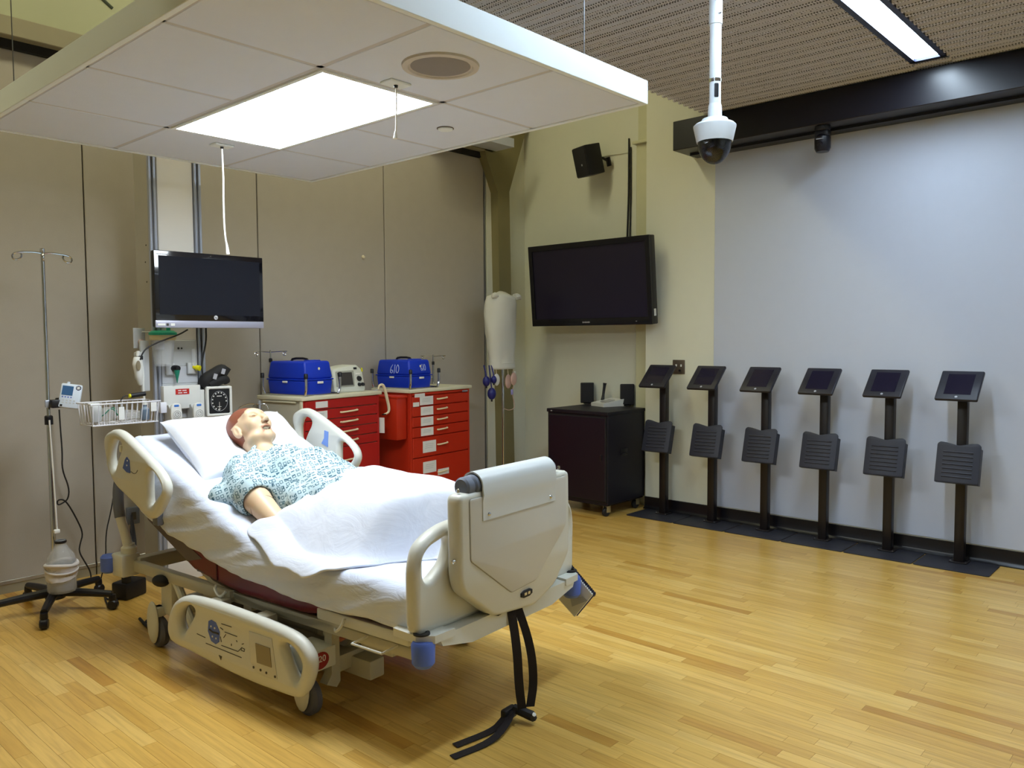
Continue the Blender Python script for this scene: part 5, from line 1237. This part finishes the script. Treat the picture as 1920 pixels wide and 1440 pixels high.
# chalk marks: strokes written on the side and the front
m_chalk = mat('chalk', (190, 205, 235), .8)
def strokes(par, P, fr, r=.0024): part(par, 'chalk_mark', m_chalk, *[tube([fr(*p) for p in S], r, 5, 1) for S in P])
d6 = [[(.030, .085), (.012, .06), (.004, .025), (.012, .002), (.028, .006), (.032, .025), (.018, .036), (.006, .024)]]
d1 = [[(.055, .085), (.048, .0)]]; d0 = [[(.085, .085), (.070, .06), (.068, .02), (.082, .002), (.098, .02), (.100, .06), (.086, .085), (.080, .08)]]
strokes(tb2, d6+d1+d0, lambda a, b: (.0135*(.125+b*.85-.113)/.122-.001, .22-a*1.0, .125+b*.85))
strokes(tb2, [[(p[0]*.6, p[1]*.62) for p in S] for S in d6+d1+d0], lambda a, b: (.14+a, .019*(.145+b-.113)/.122-.001, .145+b), .0018)
# chrome corner posts that hold the toolboxes
def posts(cart_t, z, x0, y0, x1, y1, lab):
    t = thing('toolbox_rack', lab, 'rack', (cart_t.location.x, cart_t.location.y, z), cart_t.rotation_euler.z, group='toolbox racks')
    part(t, 'base_bar', m_chrome, tube([(x0, y0, .008), (x1, y0, .008), (x1, y1, .008), (x0, y1, .008)], .007, 8, closed=True))
    for x, y, dx, dy in ((x0, y0, -.0, -.012), (x1, y0, .02, -.0), (x0, y1, -.02, .0), (x1, y1, .02, .0)):
        p = part(t, 'post', m_chrome, tube([(x, y, .008), (x+dx*.6, y+dy*.6, .03), (x+dx, y+dy, .06), (x+dx, y+dy, .13)], .009, 10, 1)); part(p, 'tip', m_plasb, lathe([(.014, 0), (.014, .03), (.010, .036), (0, .037)], (x+dx, y+dy, .125), seg=12))
posts(c1, Z1, .045, .012, .365, .43, 'chrome post rack around the toolbox beside the defibrillator'); posts(c2, Z2, .012, .008, .345, .41, 'chrome post rack around the toolbox marked 610')
# defibrillator
lc = Matrix.Translation(c1.location) @ Matrix.Rotation(Y1, 4, 'Z') @ Vector((.56, .08, 0))
df = thing('defibrillator', 'white and grey defibrillator monitor with dark screen and round knobs', 'defibrillator', (lc.x, lc.y, Z1), Y1+math.radians(-6))
m_df = mat('defib_white', (210, 212, 202), .42)
tl_ = lambda s: xf(s, Matrix(((1, 0, 0, 0), (0, 1, .21, 0), (0, 0, 1, 0), (0, 0, 0, 1))))
part(df, 'case', m_df, tl_(plate([(-.14, .0), (.14, .0), (.15, .02), (.145, .16), (.10, .205), (.02, .20), (-.13, .175), (-.145, .16), (-.15, .02)], [], .17, .012, lambda a, b, w: (a, .085+w, b), .015)))
part(df, 'bezel', mat('defib_bezel', (160, 160, 150), .5), tl_(plate([(-.125, .045), (.045, .045), (.055, .165), (-.115, .16)], [], .008, .003, lambda a, b, w: (a, -.002+w, b), .008)))
part(df, 'screen', mat('defib_screen', (58, 54, 50), .25), tl_(bb((-.105, -.0085, .055), (.032, -.004, .150))))
for i, (x, z, r) in enumerate(((.098, .10, .020), (.092, .055, .014), (.126, .055, .014))): part(df, 'knob', m_plasb, tl_(lathe([(r, 0), (r*.9, .014), (0, .016)], (x, -.0, z), (0, -1, 0), 16)))
part(df, 'button', m_lab, tl_(box((.095, -.001, .135), (.045, .004, .012))), label='row of small keys'); part(df, 'marker', m_yel, tl_(box((.14, -.001, .165), (.012, .004, .03)))); part(df, 'top_label', m_plasb, tl_(box((.075, -.001, .178), (.03, .004, .016))))
pd = thing('paddle_handle', 'white curved paddle handle hanging at the side of the cart', 'handle', (0, 0, 0))
Pp = [ony(p, FL1.y+.16) for p in ((709, 730), (711, 722), (719, 721), (724, 740), (730, 766), (728, 774), (720, 777))]
part(pd, 'handle', m_hand, tube(Pp, [.006, .008, .012, .013, .012, .008, .006], 10, 2)); part(pd, 'clip', m_plasb, box(Pp[-1], (.03, .02, .01), .003)); part(pd, 'hanger', m_alub, tube([Pp[0], Pp[0]+Vector((-.05, .02, -.015))], .005, 6))
gr_ = thing('guard_rail', 'low grey guard rail at the back right of the red cart top', 'rail', (c1.location.x, c1.location.y, Z1), Y1); part(gr_, 'rail', m_gpl, tube([(.62, .42, 0), (.62, .42, .07), (.79, .42, .07), (.79, .42, 0)], .006, 8))
# small hook pole at the back of the first cart and back rail of the second
def hookpole(lab, px, Y, x_, zb):
    p = ony(px, Y); t = thing('cart_hook_pole', lab, 'pole', (p.x, Y, zb), group='hook poles on the carts'); hh = p.z-zb
    part(t, 'pole', m_chrome, lathe([(.009, 0), (.009, hh-.05), (.006, hh-.05), (.006, hh+.012), (0, hh+.014)], seg=12)); part(t, 'collar', m_plasb, lathe([(.013, hh-.075), (.013, hh-.05), (.008, hh-.045)], seg=12))
    for s in (-1, 1): part(t, 'hook', m_chrome, tube([(0, 0, hh), (s*.09, -.02*s, hh+.004), (s*.12, -.03*s, hh+.004)], .0035, 6)); part(t, 'hook_ring', m_chrome, tube([(s*.10+.012*math.cos(a), -.026*s, hh-.014+.012*math.sin(a)) for a in np.linspace(0, 2*math.pi, 13)[:-1]], .003, 6, closed=True))
hookpole('chrome hook pole behind the left toolbox', (507, 660), 5.28, 0, Z1)
hookpole('chrome hook pole behind the toolbox marked 610', (812, 668), 5.33, 0, Z2)
br_ = thing('back_rail', 'low grey guard rail at the back of the orange-red cart top', 'rail', (c2.location.x, c2.location.y, Z2), Y2); part(br_, 'rail', m_gpl, tube([(.36, .40, 0), (.36, .40, .055), (.74, .40, .06), (.74, .40, 0)], .005, 8))

# ------------------------------------------------------------------ covered stand in the corner
SY = 5.02; sp_ = ony((943, 690), SY)
cs_ = thing('covered_stand', 'chrome stand draped with a white cover in the far corner', 'stand', (sp_.x, SY, 0))
part(cs_, 'pole', m_chrome, cyl((0, 0, .05), (0, 0, 1.88), .013, seg=14)); part(cs_, 'base', m_plasb, *[tube([(0, 0, .07), (.28*math.cos(a), .28*math.sin(a), .05)], .016, 8) for a in (0.4, 1.65, 2.9, 4.16, 5.41)])
zc_t, zc_b = ony((940, 553), SY).z, ony((940, 692), SY).z
WL = [(0, .165), (.12, .185), (.35, .178), (.6, .165), (.85, .145), (1, .148)]
def cover_bag(s, t):
    a = s*2*math.pi; w = along(WL, t); dpt = w*.55
    r = 1+.05*math.sin(a*3+t*4)+.05*nz3(math.cos(a)*2, math.sin(a)*2, t*6)
    x = w*math.cos(a)*r-.02*math.sin(t*3); y = dpt*math.sin(a)*r
    k = .35 if t < .02 else 1
    return (x*k-.01, y*k, zc_t+(zc_b-zc_t)*t+(.02 if t < .02 else 0)+.01*math.sin(a*2)*(1-t))
m_bag = mat('cover_linen', (206, 206, 198), .85, var=.02, bump=.3, bscale=14)
bgp = part(cs_, 'cover', m_bag, grid(cover_bag, 48, 40), fixn=False, ang=180, label='white cloth cover with gathered corners')
md = bgp.modifiers.new('thick', 'SOLIDIFY'); md.thickness = .004
for s in (-1, 1): part(bgp, 'corner_tuft', m_bag, tube([(s*.12, -.04, zc_t-.02), (s*.165, -.05, zc_t-.01), (s*(.20 if s > 0 else .185), -.05, zc_t-.035)], [.035, .03, .006], 8, 1))
part(bgp, 'hem', m_bag, tube([(.148*math.cos(a)-.012, .082*math.sin(a), zc_b+.055) for a in np.linspace(0, 2*math.pi, 30)[:-1]], .004, 6, closed=True))
m_navy = mat('bulb_navy', (30, 34, 110), .35); m_pink = mat('bag_pink', (205, 170, 158), .35, alpha=.9)
for i, (px, r) in enumerate((((912, 715), .036), ((926, 712), .028), ((922, 738), .042))):
    p = ony(px, SY-.05); t = thing('squeeze_bulb', ['left dark blue squeeze bulb hanging under the white cover', 'small dark blue squeeze bulb just under the white cover', 'lowest dark blue squeeze bulb under the white cover'][i], 'bulb', (p.x, SY-.05, p.z), group='squeeze bulbs')
    part(t, 'bulb', m_navy, ell((0, 0, 0), (r, r*.9, r*1.3), 16, 10)); part(t, 'hose', m_navy, tube([(0, 0, r), (.005, .01, r+.03), (.01, .04, zc_b-p.z+.04)], .006, 8, 1)); part(t, 'valve', m_plasb, lathe([(.008, -r*1.7), (.008, -r*1.2), (.0, -r*1.15)], seg=10))
for i, (px, h) in enumerate((((931, 712), .11), ((950, 715), .13), ((957, 710), .12))):
    p = ony(px, SY-.03); t = thing('fluid_bag', ['left flat fluid bag hanging under the white cover', 'middle pink fluid bag hanging under the white cover', 'right pink fluid bag hanging under the white cover'][i], 'bag', (p.x, SY-.03-.02*i, p.z), group='fluid bags')
    part(t, 'bag', (m_lab, m_pink, m_pink)[i], ell((0, 0, 0), (.042, .014, h/2), 14, 10)); part(t, 'strap', m_hand, tube([(0, 0, h/2-.01), (0, .01, zc_b-p.z+.03)], .004, 6))
t = thing('drip_line', 'thin drip line with lilac clamp hanging from the covered stand', 'drip line', (0, 0, 0)); pts = [ony(p, SY-.06) for p in ((962, 690), (964, 720), (960, 735), (963, 750), (966, 765), (955, 770), (945, 766))]
part(t, 'line', m_pink, tube(pts, .003, 6, 2)); part(t, 'clamp', mat('clamp_lilac', (150, 146, 205), .5), box(pts[2], (.025, .012, .05), .005)); part(t, 'port', m_lab, box(ony((964, 700), SY-.06), (.03, .02, .04), .004))

# ------------------------------------------------------------------ straps and handbook at the foot of the bed
bl_ = thing('strap_belt', 'black webbing belt hanging from the footboard to the floor', 'strap', BO, BYAW)
m_web = mat('webbing_black', (30, 22, 22), .75, bump=.3, bscale=500)
kb = bv((963, 1345), -.07)
part(bl_, 'strap', m_web, ribbon([(-.035, -.062, .455), (-.045, -.10, .30), (-.035, -.10, .15), (-.02, -.105, .05)], (.025, -.024, 0), .0035)); part(bl_, 'strap', m_web, ribbon([(.005, -.062, .455), (.028, -.11, .30), (.045, -.115, .15), (.025, -.11, .05)], (.024, -.024, 0), .0035))
f1 = w2b(onz((1000, 1352), .01)); f2 = w2b(onz((958, 1345), .02)); f3 = w2b(onz((925, 1370), .004)); f4 = w2b(onz((853, 1398), .004)); f5 = w2b(onz((920, 1392), .004)); f6 = w2b(onz((848, 1420), .004))
bk_ = part(bl_, 'buckle', m_plasb, box((f2.x, f2.y+.01, .035), (.075, .03, .045), .008), tube([f2+Vector((.02, 0, .03)), f1+Vector((-.01, 0, .025)), f1+Vector((0, 0, .012))], [.018, .02, .016], 8)); part(bk_, 'button', m_lab, lathe([(0, .003), (.008, .002), (.008, 0)], f1+Vector((-.012, -.012, .034)), (-.3, -.6, .7), 12))
part(bl_, 'strap_tail', m_web, ribbon([f2+Vector((0, 0, .03)), (f2+f3)/2+Vector((0, 0, .012)), f3, f4], (.010, .034, 0), .003)); part(bl_, 'strap_tail', m_web, ribbon([f2+Vector((.01, -.005, .03)), (f2+f5)/2+Vector((.02, -.01, .012)), f5, f6], (.010, .034, 0), .003))
nbk = [bv(p, -.02) for p in ((1045, 1128), (1060, 1060), (1110, 1116), (1076, 1157))]
cN = [bu(p, .50) for p in ((1047, 1125), (1076, 1157), (1110, 1116), (1064, 1062))]
nb_ = thing('handbook', 'spiral bound handbook with blue cover hanging at the far foot corner', 'handbook', BO, BYAW)
def quad(P, th, dz=Vector((0, 0, 0))):
    n = (P[1]-P[0]).cross(P[3]-P[0]).normalized()*th
    return [p+dz for p in P]+[p+n+dz for p in P], [(0, 1, 2, 3), (4, 5, 6, 7), (0, 1, 5, 4), (1, 2, 6, 5), (2, 3, 7, 6), (3, 0, 4, 7)]
Pn = [Vector((.515, p.y, p.z)) for p in cN]
part(nb_, 'pages', m_lab, quad(Pn, .010), smooth=False)
part(nb_, 'cover', mat('handbook_blue', (58, 62, 130), .45), quad([p+(sum(Pn, Vector())/4-p)*-.03 for p in Pn], .002, Vector((.014, 0, 0))), smooth=False)
part(nb_, 'photo', m_gpl, quad([Pn[0].lerp(Pn[2], .35), Pn[0].lerp(Pn[2], .35).lerp(Pn[1], .45), Pn[1].lerp(Pn[2], .75), Pn[0].lerp(Pn[2], .72)], .001, Vector((-.012, 0, 0))), smooth=False)
part(nb_, 'spiral', m_plasb, *[tube([Pn[3].lerp(Pn[2], k/16)+Vector((.004+.010*math.cos(a), 0, .010*math.sin(a))) for a in np.linspace(0, 2*math.pi, 11)[:-1]], .0018, 5, closed=True) for k in range(17)], kind='stuff')
part(nb_, 'cord', m_plasb, tube([Pn[3]+Vector((0, 0, 0)), Vector((.48, .03, .50)), Vector((.46, .05, .47))], .002, 6))
# ------------------------------------------------------------------ put every thing's Empty at the thing's own base
for o in [o for o in bpy.data.objects if o.type == 'EMPTY' and o.parent is None]:
    lo = Vector((1e9,)*3); hi = Vector((-1e9,)*3)
    for c in o.children:
        for m_, off in [(c, c.location)]+[(g_, c.location+g_.location) for g_ in c.children]:
            if m_.type != 'MESH' or not m_.data.vertices: continue
            a = np.empty(len(m_.data.vertices)*3, np.float32); m_.data.vertices.foreach_get('co', a); a = a.reshape(-1, 3)
            for i in range(3): lo[i] = min(lo[i], a[:, i].min()+off[i]); hi[i] = max(hi[i], a[:, i].max()+off[i])
    if lo.x > hi.x: continue
    base = Vector(((lo.x+hi.x)/2, (lo.y+hi.y)/2, lo.z))
    o.location = o.location+o.rotation_euler.to_matrix() @ base
    for c in o.children: c.location = c.location-base
